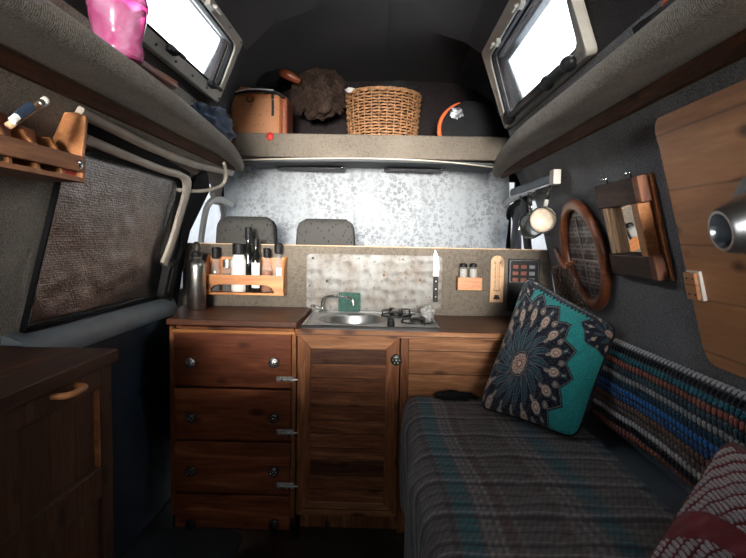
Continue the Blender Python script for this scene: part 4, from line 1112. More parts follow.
def painted_reflection():  # reflection of the foil window painted into the mirror's colour
    m, t, b = nt('grey_painted_reflection')
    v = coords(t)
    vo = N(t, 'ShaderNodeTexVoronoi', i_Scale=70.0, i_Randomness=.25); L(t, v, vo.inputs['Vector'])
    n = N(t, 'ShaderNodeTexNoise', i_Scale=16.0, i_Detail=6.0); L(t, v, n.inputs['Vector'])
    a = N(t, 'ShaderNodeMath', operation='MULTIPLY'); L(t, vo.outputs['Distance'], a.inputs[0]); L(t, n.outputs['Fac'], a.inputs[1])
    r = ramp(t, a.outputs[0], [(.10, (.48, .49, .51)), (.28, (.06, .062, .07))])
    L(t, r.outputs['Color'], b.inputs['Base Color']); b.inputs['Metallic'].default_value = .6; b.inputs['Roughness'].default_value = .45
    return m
M['mirror_reflection'] = painted_reflection()
# round mirror with thick varnished frame
yc, zc = 1.92, -.035
X = wall_frame('R', yc, zc, .008) 
rm = thing('round_mirror', 'round mirror in a thick varnished red-brown wooden ring, its glass painted with a grey patterned reflection', 'mirror', X.translation)
RA, RB = .195, .195
m = MB(X); vs = []; fs = []; n1, n2 = 56, 10
for i in range(n1):
    t = 2 * PI * i / n1
    for k in range(n2):
        a = 2 * PI * k / n2; rr_ = .021 * math.cos(a)
        vs.append(((RA - .021 + rr_) * math.cos(t), (RB - .021 + rr_) * math.sin(t), .016 + .016 * math.sin(a)))
for i in range(n1):
    for k in range(n2): fs.append((i * n2 + k, i * n2 + (k + 1) % n2, ((i + 1) % n1) * n2 + (k + 1) % n2, ((i + 1) % n1) * n2 + k))
m.add(vs, fs).build('ring_frame', 'mirror_wood', rm, smooth=True)
m = MB(X); m.lathe([(RA - .03, .001), (RA - .03, .008)], seg=48, sy=(RB - .03) / (RA - .03)); m.build('mirror_glass', 'mirror_reflection', rm)
MB(X).box((0, -.02, .010), (RA * 1.6, .005, .003)).build('reflected_line', 'steel', rm)  # thin bars standing in for pale lines of the reflection
MB(X).box((-.02, -.02, .0105), (.005, RB * 1.5, .003)).build('reflected_line', 'steel', rm)
# two enamel pans on hooks
def pan(px, py, r, dep, hx, hy, label, yaw, ycen, light):
    c = at_y(px, py, ycen)
    hk = at_y(hx, hy, ycen + .03)
    ax = Vector((-math.sin(yaw), -math.cos(yaw), -.10)).normalized()
    up = (hk - c); up = (up - ax * up.dot(ax)).normalized(); rt = up.cross(ax)
    X = Matrix.Identity(4)
    for i in range(3): X[i][0] = rt[i]; X[i][1] = up[i]; X[i][2] = ax[i]; X[i][3] = c[i]
    t = thing('saucepan', label, 'saucepan', c, 'enamel pans hung on the right wall')
    MB(X).lathe([(.001, -dep), (r * .86, -dep), (r * .97, -dep * .85), (r, -dep * .2), (r * 1.02, 0), (r * 1.03, .003), (r * .99, .004), (r * .95, -dep * .2), (r * .90, -dep * .85), (r * .8, -dep * .93), (.001, -dep * .93)], seg=40, caps=False).build('pot', 'enamel' if light else 'steel', t, smooth=60)
    MB(X).lathe([(.001, -dep * .90), (r * .80, -dep * .90), (r * .89, -dep * .80), (r * .935, -dep * .2), (r * .96, -.004)], seg=40, caps=False).build('lining', 'cream' if light else 'steel', t, smooth=60)
    MB(X).tube([(r * 1.015 * math.cos(2 * PI * k / 36), r * 1.015 * math.sin(2 * PI * k / 36), .002) for k in range(36)], .0032, 6, closed=True).build('rim', 'iron' if light else 'chrome', t, smooth=True)
    L_ = (hk - c).length
    MB(X).tube([(0, r, -.012), (0, r + .018, -.008), (0, L_ - .02, -.006)], [.008, .007, .006], 8, flat=((1, 0, 0), .008, .004)).build('handle', 'enamel' if light else 'chrome', t, smooth=True)
    m = MB(X); m.tube([(0, L_ - .045, -.0055), (0, L_ - .008, -.005)], .0085, 10); m.tube([(.007 * math.cos(a * PI / 8), L_ - .001 + .007 * math.sin(a * PI / 8), -.005) for a in range(16)], .002, 6, closed=True); m.build('grip', 'iron', t, smooth=True)
    return hk
h1 = pan(530.5, 226, .047, .045, 534.5, 196, 'steel saucepan hanging behind the enamel pan at the right wall', .7, 2.20, False)
h2 = pan(542.6, 220, .046, .045, 548.5, 189.5, 'small white enamel pan with black rim hanging in front of the other pan', .25, 2.06, True)
for h, lb in ((h1, 'wall hook holding the steel saucepan'), (h2, 'wall hook holding the white enamel pan')):
    xw = wx('R', h.z + .01)
    m = MB(); m.tube([(xw, h.y, h.z + .012), (h.x + .01, h.y, h.z + .010), (h.x, h.y, h.z + .006), (h.x - .004, h.y, h.z), (h.x - .006, h.y, h.z + .012)], .0028, 6)
    tag(m.build('pan_hook', 'chrome', smooth=True), lb, 'hook')
# slate blind roller with cream end
a, b = at_wall(512, 193, 'R', .035), at_wall(553, 178, 'R', .045)
d = (b - a).normalized()
t = thing('roller_tube', 'slate grey flat tube with a cream end cap above the pans', 'tube', a)
MB().tube([a, b], .02, 12, flat=((0, 0, 1), .020, .010)).build('tube', 'slate', t, smooth=50)
m = MB(); q = b + d * .05; 

ru = (Vector((0, 0, 1)) - d * d.z).normalized(); rw = d.cross(ru); RM = Matrix((d, ru, rw)).transposed()
m.box((b + q) / 2, (.05, .050, .026), RM); m.build('end_cap', 'white', t, bevel=.003)
MB().tube([a + Vector((-.008, 0, -.021)), b + Vector((-.008, -.0, -.021))], .004, 6).build('edge_bead', 'chrome', t)
# netting bag on a wooden stick
c = at_wall(566, 290, 'R', .05)
nb = thing('net_bag', 'dark string net bag with a wooden toggle between cushion and round mirror', 'net', (c.x, 2.2, -.08))
m = MB(); X = wall_frame('R', 2.23, -.13, .035)
top = at_wall(558, 250, 'R', .05); 
m.tube([at_wall(556, 249, 'R', .05), at_wall(562, 262, 'R', .06), at_wall(566, 268, 'R', .06)], [.008, .012, .008], 10); m.build('toggle', 'mirror_wood', nb, smooth=True)
m = MB(); m.tube([at_wall(553, 268, 'R', .055), at_wall(573, 262, 'R', .055)], .006, 8); m.build('cross_bar', 'mirror_wood', nb, smooth=True)
m = MB()
def netp(u, v, s_=0): 
    px = 553 + (18 + 10 * v) * u + 10 * v; py = 266 + 48 * v
    return at_wall(px, py, 'R', .04 + .02 * math.sin(PI * u))
for i in range(-6, 7):
    for sgn in (1, -1):
        pts = []
        for k in range(13):
            v = k / 12; u = i / 6 + sgn * v * 1.2 if sgn > 0 else i / 6 + 1 - v * 1.2
            if -.01 <= u <= 1.01: pts.append(netp(u, v))
        if len(pts) > 1: m.tube(pts, .0022, 5)
m.build('netting', 'net', nb, smooth=True)
MB().grid(lambda u, v: tuple(at_wall(552 + (16 + 10 * v) * u + 9 * v, 268 + 46 * v, 'R', .02 + .012 * math.sin(PI * u))), 8, 8).build('bag_lining', 'mirror_wood', nb, solid=.004, smooth=True)

# ================================================================ bench
BZ = -.575
bn = thing('bench', 'bench seat base along the right wall under the tartan blanket', 'bench', (.42, 1.1, -H))
MB().bb((.12, .15, -H), (.775, 1.975, -.72)).build('base', 'dark_wood', bn)
MB().bb((.105, .15, -.72), (.775, 1.975, BZ - .012)).build('seat_cushion', 'mattress', bn, bevel=.03)
def fnoise(x, y, s=1.0, k=0.0):
    return np.sin(x * 7.1 * s + k) * np.cos(y * 5.3 * s + k * 2) * .5 + np.sin(x * 17.3 * s + y * 11.1 * s + k) * .3 + np.cos(x * 31 * s - y * 23 * s) * .2
# tartan blanket: over the front edge and across the seat
def tartan_cols(xx, yy):
    """xx across the bench, yy along it"""
    x = xx + .035 * (yy - 1.4) + .006 * np.sin(yy * 9)
    n = len(x); col = np.zeros((n, 3)); col[:] = (.125, .116, .114)
    def stripe(c0, w, c, mix=.9, soft=.003):
        a = np.clip((w - np.abs(x - c0)) / soft + .5, 0, 1)[:, None] * mix
        return a, np.array(c)
    for c0, w, c, mx in ((.165, .020, (.010, .15, .19), 1.0), (.135, .006, (.03, .03, .035), .7), (.197, .004, (.36, .33, .32), .8), (.210, .005, (.30, .27, .27), .8), (.225, .004, (.38, .35, .34), .75), (.243, .009, (.12, .052, .035), .7), (.262, .004, (.25, .22, .22), .6),
                         (.375, .006, (.25, .22, .22), .7), (.395, .004, (.33, .30, .30), .7), (.352, .009, (.11, .05, .035), .6), (.415, .003, (.30, .28, .28), .7), (.450, .022, (.008, .11, .155), 1.0), (.50, .004, (.2, .19, .19), .6),
                         (.615, .020, (.014, .07, .10), .9), (.585, .004, (.27, .25, .25), .6), (.57, .005, (.13, .06, .04), .5), (.08, .008, (.14, .13, .13), .6), (.02, .01, (.2, .18, .18), .6), (-.06, .02, (.015, .09, .12), .9)):
        a, c = stripe(c0, w, c); a = a * mx; col[:] = col * (1 - a) + c * a
    ph = (yy / .155) % 1.0
    for c0, w, c, mx in ((.10, .055, (.02, .02, .023), .75), (.22, .018, (.52, .49, .48), .65), (.30, .03, (.17, .16, .16), .6), (.42, .03, (.015, .015, .018), .75), (.52, .012, (.30, .28, .27), .5), (.62, .06, (.14, .13, .125), .5), (.74, .02, (.02, .022, .03), .7), (.86, .014, (.30, .27, .26), .55), (.93, .02, (.06, .03, .025), .5)):
        a = np.clip((w - np.abs(ph - c0)) / .02 + .5, 0, 1)[:, None] * mx; col[:] = col * (1 - a) + np.array(c) * a
    tw = .78 + .30 * (((xx * 330 + yy * 330) % 1.0) > .5) + .12 * np.sin(yy * 900 + xx * 210)
    return col * tw[:, None]
nu, nv = 230, 300
prof = []
ys = np.linspace(.30, 1.965, nv + 1)
# arc-length profile: hem, drop, rounded edge, seat, tucked under the backrest
pp = [(.098, -.97), (.094, -.85), (.090, -.70), (.090, -.615), (.096, -.585), (.112, -.567), (.135, -.560), (.25, -.561), (.40, -.560), (.50, -.561), (.58, -.561), (.622, -.563)]
P_ = [Vector((a, 0, b)) for a, b in pp]
dl = [0]
for a, b in zip(P_, P_[1:]): dl.append(dl[-1] + (b - a).length)
tot = dl[-1]
us = np.linspace(0, tot, nu + 1); PX = np.interp(us, dl, [p.x for p in P_]); PZ = np.interp(us, dl, [p.z for p in P_])
S0 = us - tot + .622      # flattened position across the cloth
XX, YY = np.meshgrid(PX, ys); SS, _ = np.meshgrid(S0, ys); ZZ, _ = np.meshgrid(PZ, ys)
wr_ = fnoise(XX * 1.4, YY * 1.3, 1.0, 1) * .004 + .0035 * np.sin(YY * 34 + np.sin(XX * 9) * 2) * np.clip((XX - .1) * 4, 0, 1)
top_ = np.clip((ZZ + .60) / .03, 0, 1)
Zs = ZZ + np.abs(wr_) * top_ + .002; Xs = XX - (1 - top_) * (.006 + .008 * np.sin(YY * 13 + ZZ * 6) + .005 * np.sin(YY * 29))
vs = np.stack([Xs.ravel(), YY.ravel(), Zs.ravel()], 1)
w_ = nu + 1
fs = [(j * w_ + i, j * w_ + i + 1, (j + 1) * w_ + i + 1, (j + 1) * w_ + i) for j in range(nv) for i in range(nu)]
m = MB(); m.v = [Vector(v) for v in vs]; m.f = fs
bk = m.build('tartan_blanket', 'dye', colors=tartan_cols(SS.ravel(), YY.ravel()), smooth=True)
tag(bk, 'grey tartan wool blanket with teal stripes spread over the bench', 'blanket')
# dark fringe folded at the far end
m = MB(); m.blob((.27, 1.935, -.545), (.07, .022, .014), 24, 14, .7, 3, 2)
tag(m.build('folded_cloth', 'blackcloth', smooth=True), 'small dark folded cloth at the far end of the bench', 'cloth')
m = MB(); m.blob((.44, 1.60, -.548), (.045, .025, .012), 20, 12, .8, 3, 5)

# slate bolster against the wall, with the crochet blanket over it
bo = MB()
vs = []; fs = []
bp = [(.700, -.556), (.690, -.54), (.715, -.34), (.728, -.322), (.75, -.318), (.765, -.33), (.778, -.50), (.775, -.556)]
for i, y in enumerate((.30, .6, .9, 1.2, 1.5, 1.80)):
    vs += [(x - .002, y, z) for x, z in bp]
for i in range(5):
    for k in range(8): fs.append((i * 8 + k, (i + 1) * 8 + k, (i + 1) * 8 + (k + 1) % 8, i * 8 + (k + 1) % 8))
fs += [tuple(range(8)), tuple(range(40, 48))[::-1]]
tag(bo.add(vs, fs).build('bolster', 'mattress', smooth=50), 'slate blue bolster cushion along the right wall, under the crochet blanket', 'cushion')
ROWS = [(.012, .055, .075), (.55, .55, .56), (.010, .012, .018), (.020, .13, .17), (.28, .085, .055), (.035, .075, .10), (.30, .30, .30), (.012, .05, .085), (.022, .14, .42), (.03, .09, .24), (.20, .10, .065), (.16, .12, .10), (.62, .61, .60), (.012, .014, .02), (.24, .075, .045), (.020, .10, .15), (.10, .05, .035)]
nu, nv = 620, 130
def cro(u, v):
    y = .52 + 1.22 * u
    # v: 0 hem low on the face, 1 behind the top edge
    pts = [(.684 + .012 * math.sin(y * 7), -.535 + .012 * math.sin(y * 5 + 1)), (.680, -.50), (.688, -.43), (.700, -.355), (.712, -.318), (.735, -.303), (.758, -.312)]
    return y, pts
crow = np.linspace(0, 1, nv + 1)
V = []; C = []
for i_u in range(nu + 1):
    y, pts = cro(i_u / nu, 0)
    xs = np.array([p[0] for p in pts]); zs_ = np.array([p[1] for p in pts])
    dd = np.concatenate([[0], np.cumsum(np.hypot(np.diff(xs), np.diff(zs_)))]); s_ = crow * dd[-1]
    X_ = np.interp(s_, dd, xs); Z_ = np.interp(s_, dd, zs_)
    rowf = (1 - crow) * 15.3 + .25 * math.sin(y * 3.1)
    row = np.clip(np.floor(rowf), 0, 15).astype(int); fr_ = rowf - np.floor(rowf)
    ph = (y / .0185 + .5 * (row % 2) + .35 * fr_) % 1.0
    tooth = np.clip(np.sin(ph * PI) ** .8 * 1.15 - .42 * fr_, 0, 1) * np.clip(np.sin(np.clip(fr_ * 1.05, 0, 1) * PI) * 1.8, 0, 1)
    hgt = .007 * tooth
    base = np.array(ROWS)[row]
    k = np.clip((tooth - .35) / .25, 0, 1)[:, None]
    c_ = base * (.12 + 1.05 * k) * (1 - .0) + np.array((.006, .008, .012)) * (1 - k)
    dx = np.gradient(X_); dz = np.gradient(Z_); ln = np.hypot(dx, dz) + 1e-9
    wob = .006 * math.sin(y * 11) + .004 * math.sin(y * 23)
    nx_, nz_ = -dz / ln, dx / ln
    V.append(np.stack([X_ + nx_ * (hgt + .003) - abs(wob) * .6 * (Z_ < -.33), np.full(nv + 1, y), Z_ + nz_ * (hgt + .003)], 1)); C.append(c_)
V = np.concatenate(V); C = np.concatenate(C); w_ = nv + 1
fs = [(i * w_ + j, (i + 1) * w_ + j, (i + 1) * w_ + j + 1, i * w_ + j + 1) for i in range(nu) for j in range(nv)]
m = MB(); m.v = [Vector(v) for v in V]; m.f = fs
tag(m.build('crochet_blanket', 'dye', colors=C, smooth=True), 'striped blue, white and rust crochet blanket draped over the bolster', 'blanket')
m = MB(); m.tube([(.688 + .012 * math.sin(y * 7) - .004, y, -.536 + .012 * math.sin(y * 5 + 1)) for y in [.55 + 1.18 * k / 60 for k in range(61)]], .004, 6)
o = m.build('crochet_edge', 'old_end', bpy.data.objects['crochet_blanket'], smooth=True)

# ---------------------------------------------------------------- cushions
def mandala(u, v, cu, cv, R, rot=0.0, asp=1.0, big=True):
    """returns colour array and mask for a flower centred at (cu, cv)"""
    x = (u - cu) / R; y = (v - cv) / (R * asp); r = np.hypot(x, y); th = np.arctan2(y, x) + rot
    n = 16 if big else 8
    a = np.abs(((th * n / (2 * PI)) % 1.0) - .5) * 2          # 0 on the axis of a petal, 1 between
    a2 = np.abs(((th * n / (2 * PI) + .5) % 1.0) - .5) * 2
    ink = np.array((.006, .009, .020)); line = np.array((.16, .15, .14)); cream = np.array((.55, .43, .34)); rust = np.array((.20, .06, .04)); teal = np.array((.015, .12, .15)); slate = np.array((.035, .07, .095))
    out = np.zeros(u.shape + (3,)); out[:] = ink
    edge = .93 + .09 * (1 - a) ** .7 * 1.0
    edge2 = .90 + .16 * (1 - a) ** 1.1
    mask = r < edge2
    def put(cond, c, k=1.0):
        out[cond] = out[cond] * (1 - k) + c * k
    w = 2 * PI * r / n                                        # width of a sector here
    put((np.abs(r - edge2 + .03) < .008), line)
    # outer pointed leaves
    d = a * w / 2
    put((r > .80) & (r < .94) & (d < .035) , slate, .6); put((r > .84) & (r < .91) & (d < .012), cream, .6)
    # ring of medallions on alternate axes
    da = a2 * w / 2
    for rc, rr_, ww, dd, sel in ((.70, .10, .068, d, 1), (.80, .055, .045, da, 1)):
        e = ((r - rc) / rr_) ** 2 + (dd / ww) ** 2
        put(e < 1.45, ink); put((e < 1.25) & (e > .95), line, .9); put(e < .80, cream, .85 if rc == .70 else .45); put(e < .32, rust if rc == .70 else slate, .7); put(e < .10, cream, .9)
    e = ((r - .56) / .05) ** 2 + (d / .028) ** 2; put(e < 1, cream, .5)
    # inner curling petals
    tw = np.abs((((th + (r - .2) * .9) * n / (2 * PI)) % 1.0) - .5) * 2; dw = tw * w / 2
    pet = .052 * np.sqrt(np.clip(np.sin(np.clip((r - .17) / .42, 0, 1) * PI), 0, 1))
    put((r > .17) & (r < .59) & (dw < pet) & (r < .56), slate, .35)
    put((r > .18) & (r < .58) & (np.abs(dw - pet) < .007), np.array((.12, .14, .16)), .8)
    put((r > .25) & (r < .5) & (dw < pet * .30), teal, .6)
    # heart
    put(r < .185, ink); put((r < .175) & (r > .160), line, .9)
    put(r < .145, cream, .75); b_ = np.sin(th * 12) * np.sin(r * 120); put((r < .145) & (b_ > .1), rust * .8, .8); put(r < .055, rust, .8); put(r < .030, cream, .9)
    dots = (np.sin(th * n * 3) * np.sin(r * 75) > .86) & (r > .2); put(dots, line, .6)
    return out, mask
def cushion(name, label, P00, P10, P01, P11, puff, colfn, mat, n=200, pinch=.06, rough=.0):
    P00, P10, P01, P11 = map(Vector, (P00, P10, P01, P11))
    c = (P00 + P10 + P01 + P11) / 4
    nr_ = ((P10 - P00).cross(P01 - P00)).normalized()
    if nr_.y > 0: nr_ = -nr_
    m = MB(); V = []; C = []
    lin = np.linspace(0, 1, n + 1)
    U, Vv = np.meshgrid(lin, lin)
    e = (1 - np.abs(2 * U - 1) ** 2.6) * (1 - np.abs(2 * Vv - 1) ** 2.6); th_ = puff * np.clip(e, 0, 1) ** .55
    # sides curve in between the corners
    cu = U + pinch * (.5 - U) * 4 * Vv * (1 - Vv) * .5 * 1.0; cv = Vv + pinch * (.5 - Vv) * 4 * U * (1 - U) * .5
    rc = 1 - .085 * ((2 * U - 1) ** 2 * (2 * Vv - 1) ** 2) ** 4; cu = .5 + (cu - .5) * rc; cv = .5 + (cv - .5) * rc      # soft corners
    wr2 = fnoise(U * 2.3, Vv * 2.1, 1.0, 2) * .006 * np.clip(e * 3, 0, 1)
    B = lambda a, b: np.array(P00)[None, None] * ((1 - a) * (1 - b))[..., None] + np.array(P10)[None, None] * (a * (1 - b))[..., None] + np.array(P01)[None, None] * ((1 - a) * b)[..., None] + np.array(P11)[None, None] * (a * b)[..., None]
    base = B(cu, cv); nn = np.array(nr_)[None, None]
    front = base + nn * (th_ + wr2)[..., None]; back = base - nn * (th_ * .75)[..., None]
    hgt, cols = colfn(U, Vv)
    front = front + nn * hgt[..., None]
    w_ = n + 1; vs = [Vector(v) for v in front.reshape(-1, 3)]
    fs = [(j * w_ + i, j * w_ + i + 1, (j + 1) * w_ + i + 1, (j + 1) * w_ + i) for j in range(n) for i in range(n)]
    t = thing(name, label, 'cushion', (c.x, c.y, min(P00.z, P10.z)))
    m.v = vs; m.f = fs
    o = m.build('front_cover', mat, t, colors=cols.reshape(-1, 3), smooth=True)
    # the plain back, coarser
    st = max(1, n // 40); k = n // st; m = MB(); bk_ = back[::st, ::st]
    w2 = k + 1; m.v = [Vector(v) for v in bk_.reshape(-1, 3)]; m.f = [(j * w2 + i, (j + 1) * w2 + i, (j + 1) * w2 + i + 1, j * w2 + i + 1) for j in range(k) for i in range(k)]
    bc = np.zeros((len(m.v), 3)); bc[:] = cols[0, n // 2] * .7
    m.build('back_cover', mat, t, colors=bc, smooth=True)
    ed = [front[0, i] for i in range(0, n, 4)] + [front[i, n] for i in range(0, n, 4)] + [front[n, n - i] for i in range(0, n, 4)] + [front[n - i, 0] for i in range(0, n, 4)]
    m = MB(); m.tube([Vector(e_) for e_ in ed], .004, 6, closed=True); m.build('piping', 'blackcloth' if mat == 'dye_print' else 'old_end', t, smooth=True)
    return t, nr_
def teal_cols(U, V):
    col = np.zeros(U.shape + (3,)); col[:] = (.022, .25, .245)
    n1 = np.sin(U * 300) * np.sin(V * 300) * .04
    for (cu, cv, R, rot, asp, big) in ((.97, .90, .215, .2, .95, False), (.02, .97, .20, .3, .95, False), (.345, .345, .50, .1, 1.12, True)):
        c, mk = mandala(U, V, cu, cv, R, rot, asp, big); col[mk] = c[mk]
    # dark lace border along the top edge
    z = np.abs(((U * 26) % 1.0) - .5) * 2
    b = (V > .955 - .030 * (1 - z)) & (U > .2) & (U < .84)
    col[b] = (.008, .010, .022)
    b = (V > .975) & (U > .2) & (U < .84) & (z < .35); col[b] = (.10, .10, .11)
    col = col * (1 + n1[..., None])
    return np.zeros(U.shape), col
BLc = at_z(477, 408, -.535); BRc = at_z(577, 441, -.545)
TLc = at_y(526, 274, 1.99); TRc = at_y(619, 327, 1.70)
cushion('mandala_cushion', 'teal cushion printed with a large dark mandala flower, leaning at the bench corner', BLc, BRc, TLc, TRc, .055, teal_cols, 'dye_print', n=340, pinch=.10)
def knit_cols(U, V):
    col = np.zeros(U.shape + (3,)); col[:] = (.21, .035, .04)
    # grey yarn worked in curved, feathered rows
    d = np.hypot(U - 1.05, (V - .05) * .95)
    th = np.arctan2(V - .05, 1.05 - U)
    rowp = (d / .062); rf = rowp % 1.0
    seg = (th * d / .030 + .5 * (np.floor(rowp) % 2)) % 1.0
    st = np.sin(rf * PI) * np.sin(seg * PI)
    band = (np.sin(th * 7 + d * 9) > -.72)
    wcol = np.array((.68, .63, .64))
    k = (np.clip((st - .22) / .12, 0, 1) * band)
    rib = (np.abs(((U * .8 + V * .6) % .31) - .15) < .022) & ~band
    col = col * (1 - k[..., None]) + wcol * k[..., None]
    fine = .85 + .25 * (np.sin(U * 420) * np.sin(V * 420) > 0)
    return .006 * k * st, col * fine[..., None]
d0 = 1.16
KT = ray(729, 438) * 1.20; KL = ray(652, 556) * 1.10; 
KT = at_y(729, 435, 1.0); KL = at_y(640, 572, .84)
KR = Vector((KT.x + .06, KT.y - .32, KT.z - .10)); KB = KL + (KR - KT)
cushion('knitted_cushion', 'brick red cushion worked with pale grey knitting, in the near right corner of the bench', KL, KB, KT, KR, .05, knit_cols, 'dye', n=260, pinch=.05)

# ================================================================ left cabinet
lx, cyf, ctz = -.618, 1.262, -.262
lc = thing('side_cabinet', 'dark wooden side cabinet with a drop flap and bow handle, near left', 'cabinet', (-.75, .85, -H))
MB().prism([(.05, ctz - .03), (cyf, ctz - .03), (cyf, ctz - .004), (cyf - .004, ctz), (.05, ctz)], 0, lx - .305, lx + .016).build('top', 'dark_wood', lc, bevel=.004)
MB().bb((lx - .29, .08, -H), (lx - .02, cyf - .012, ctz - .031)).build('carcass', 'dark_wood', lc)
fr_ = MB(); fr_.bb((lx - .019, cyf - .060, -H), (lx + .004, cyf - .012, ctz - .031)); fr_.bb((lx - .019, .08, ctz - .075), (lx + .004, cyf - .060, ctz - .031)); fr_.bb((lx - .019, .08, -.585), (lx + .004, cyf - .060, -.515))
fr_.build('face_frame', 'dark_wood_v', lc, bevel=.002)
fp = MB().bb((lx - .019, .08, -.515), (lx - .008, cyf - .062, ctz - .077)).build('flap', 'dark_wood_v', lc)
MB().bb((lx - .019, .08, -H), (lx - .006, cyf - .062, -.587)).build('lower_panel', 'dark_wood_v', lc)
MB().bb((lx - .008, cyf - .070, -.513), (lx + .002, cyf - .062, ctz - .078)).build('edge_bead', 'rack_dark', fp)
c0, c1 = at_x(52, 397, lx + .006), at_x(76, 387, lx + .006)
m = MB(); zc = (c0.z + c1.z) / 2 + .002
m.tube(smooth_path([(lx + .0, c0.y, zc), (lx + .028, c0.y + .008, zc), (lx + .034, (c0.y + c1.y) / 2, zc), (lx + .028, c1.y - .008, zc), (lx + .0, c1.y, zc)], 6), .0065, 10)
m.build('bow_handle', 'rack_wood_y', lc, smooth=True)

# ================================================================ left wall rack
ey = 1.275
rkx = lambda n, z: wx('L', z, n)
t = thing('wall_rack', 'orange pine pocket rack fixed on the left wall above the foil window', 'rack', (-.76, 1.05, .12))
zb_, zt_ = .116, .272
pts = [(rkx(.002, zb_), zb_), (rkx(.115, zb_), zb_), (rkx(.115, zb_) , .178), (rkx(.080, .22), .225), (rkx(.050, zt_), zt_ - .008), (rkx(.030, zt_), zt_), (rkx(.002, zt_), zt_)]
MB().prism(pts, 1, ey, ey + .012).build('end_panel', 'rack_wood_y', t, bevel=.001)
xf_ = rkx(.115, zb_)
m = MB().bb((xf_ - .010, .55, .138), (xf_ + .002, ey + .013, .174)); m.build('front_rail', 'rack_dark', t, bevel=.002)
MB().prism([(rkx(.002, zb_), zb_), (xf_, zb_), (xf_, zb_ + .010), (rkx(.002, zb_ + .01), zb_ + .010)], 1, .55, ey).build('shelf', 'rack_dark', t)
for y in (.85, .95, 1.04, 1.125, 1.212):
    MB().prism([(rkx(.004, zb_), zb_ + .011), (xf_ - .011, zb_ + .011), (xf_ - .011, .165), (rkx(.04, .21), .205), (rkx(.004, .21), .205)], 1, y, y + .010).build('divider', 'rack_wood_y', t)
m = MB(Matrix.Translation((xf_ + .003, ey - .016, .154)) @ Matrix.Rotation(PI / 2, 4, 'Y')); m.lathe([(.010, 0), (.010, .003), (.006, .005)], seg=16); m.build('screw', 'chrome', t, smooth=30)
# what stands in it
def tilt_box(name, mat, c, d, rx, ry, label, cat, bev=.002):
    X = Matrix.Translation(c) @ Matrix.Rotation(ry, 4, 'Y') @ Matrix.Rotation(rx, 4, 'X')
    m = MB(X); m.box((0, 0, d[2] / 2), d)
    return tag(m.build(name, mat, bevel=bev), label, cat)
tilt_box('notebook', 'brown_leather', (-.745, 1.175, .130), (.030, .062, .088), .0, -.22, 'glossy red-brown leather notebook, right one of two in the wall rack', 'notebook', .004)
tilt_box('notebook', 'brown_leather', (-.742, 1.085, .130), (.032, .062, .102), .0, -.22, 'glossy red-brown leather notebook, left one of two in the wall rack', 'notebook', .004)
tilt_box('printed_card', 'bluecard', (-.715, 1.02, .130), (.012, .06, .115), .0, -.15, 'blue printed card standing in the wall rack at the photo edge', 'card', .001)
o = tilt_box('wooden_block', 'rack_dark', (-.770, 1.245, .130), (.03, .04, .055), .0, -.1, 'low brown wooden block beside the end panel of the rack', 'block', .002)
m = MB().bb((xf_ - .034, 1.222, .127), (xf_ - .012, 1.268, .142)); tag(m.build('red_box', 'redcard', bevel=.001), 'flat red box low in the last pocket of the wall rack', 'box')
a, b = at_wall(20, 118, 'L', .06), at_wall(48, 99, 'L', .05)
t = thing('paint_brush', 'wooden brush with pale tip leaning out of the wall rack', 'brush', a)
d = (b - a)
a0_ = a - d * .4
MB().tube([a0_, a + d * .65], .0075, 10).build('handle', 'pale_wood', t, smooth=True)
MB().tube([a + d * .65, a + d * .80], .0085, 10).build('ferrule', 'steel', t, smooth=True)
MB().tube([a + d * .80, a + d * .92, b], [.0085, .0095, .003], 10).build('bristles', 'label', t, smooth=True)
a, b = at_wall(17, 117, 'L', .075), at_wall(31, 106, 'L', .07); d = b - a
t = thing('marker_pen', 'dark blue marker pen with white ring in the wall rack', 'pen', a)
MB().tube([a - d * .35, a], .008, 12).build('barrel', 'label', t, smooth=30)
MB().tube([a, b], .0095, 12).build('cap', 'navy', t, smooth=30)

# ================================================================ things on the side shelves
# pink container
c = at_z(122, 70, LZ1 + .002)
px_, py_ = -.532, 1.13
pk = thing('pink_container', 'translucent pink plastic container on the left shelf in front of the window', 'container', (px_, py_, LZ1 + .002))
MB().lathe([(.038, 0), (.045, .005), (.047, .02), (.041, .035), (.045, .05), (.052, .085), (.053, .12), (.047, .14), (.046, .160), (.050, .175)], (px_, py_, LZ1 + .002), 40, caps=False).build('body', 'pink', pk, smooth=50, solid=.003)
MB().lathe([(.001, 0), (.042, 0), (.042, .006), (.001, .007)], (px_, py_, LZ1 + .003), 36, caps=False).build('base', 'pink', pk, smooth=40)
MB().lathe([(.052, .100), (.057, .104), (.057, .114), (.052, .118)], (px_, py_, LZ1), 36, caps=False).build('collar', 'pink', pk, smooth=40)
# wooden paddle end
a, b = at_z(140, 66, LZ1 + .012), at_z(168, 84, LZ1 + .012)
d = (b - a).normalized(); sd = Vector((-d.y, d.x, 0)); 
X = Matrix.Translation((b.x, b.y, LZ1 + .010))
for i in range(3): X[i][0] = d[i]; X[i][1] = sd[i]; X[i][2] = (0, 0, 1)[i]
m = MB(X); pts = [(-.22, -.014), (-.02, -.022)] + [(.022 * math.sin(q), -.022 * math.cos(q)) for q in [PI * k / 10 for k in range(1, 10)]] + [(-.02, .022), (-.22, .014)]
m.prism(pts, 2, -.006, .010); tag(m.build('wooden_paddle', 'mirror_wood', bevel=.004), 'wooden paddle handle with rounded end lying on the left shelf', 'paddle')
# blue cloth
c = at_z(213, 122, LZ1 + .03)
m = MB(); m.blob((-.60, 1.96, LZ1 + .045), (.060, .17, .052), 40, 26, .45, 2.6, 1)
tag(m.build('blue_cloth', 'navy', smooth=True), 'crumpled dark blue cloth at the front end of the left shelf', 'cloth')
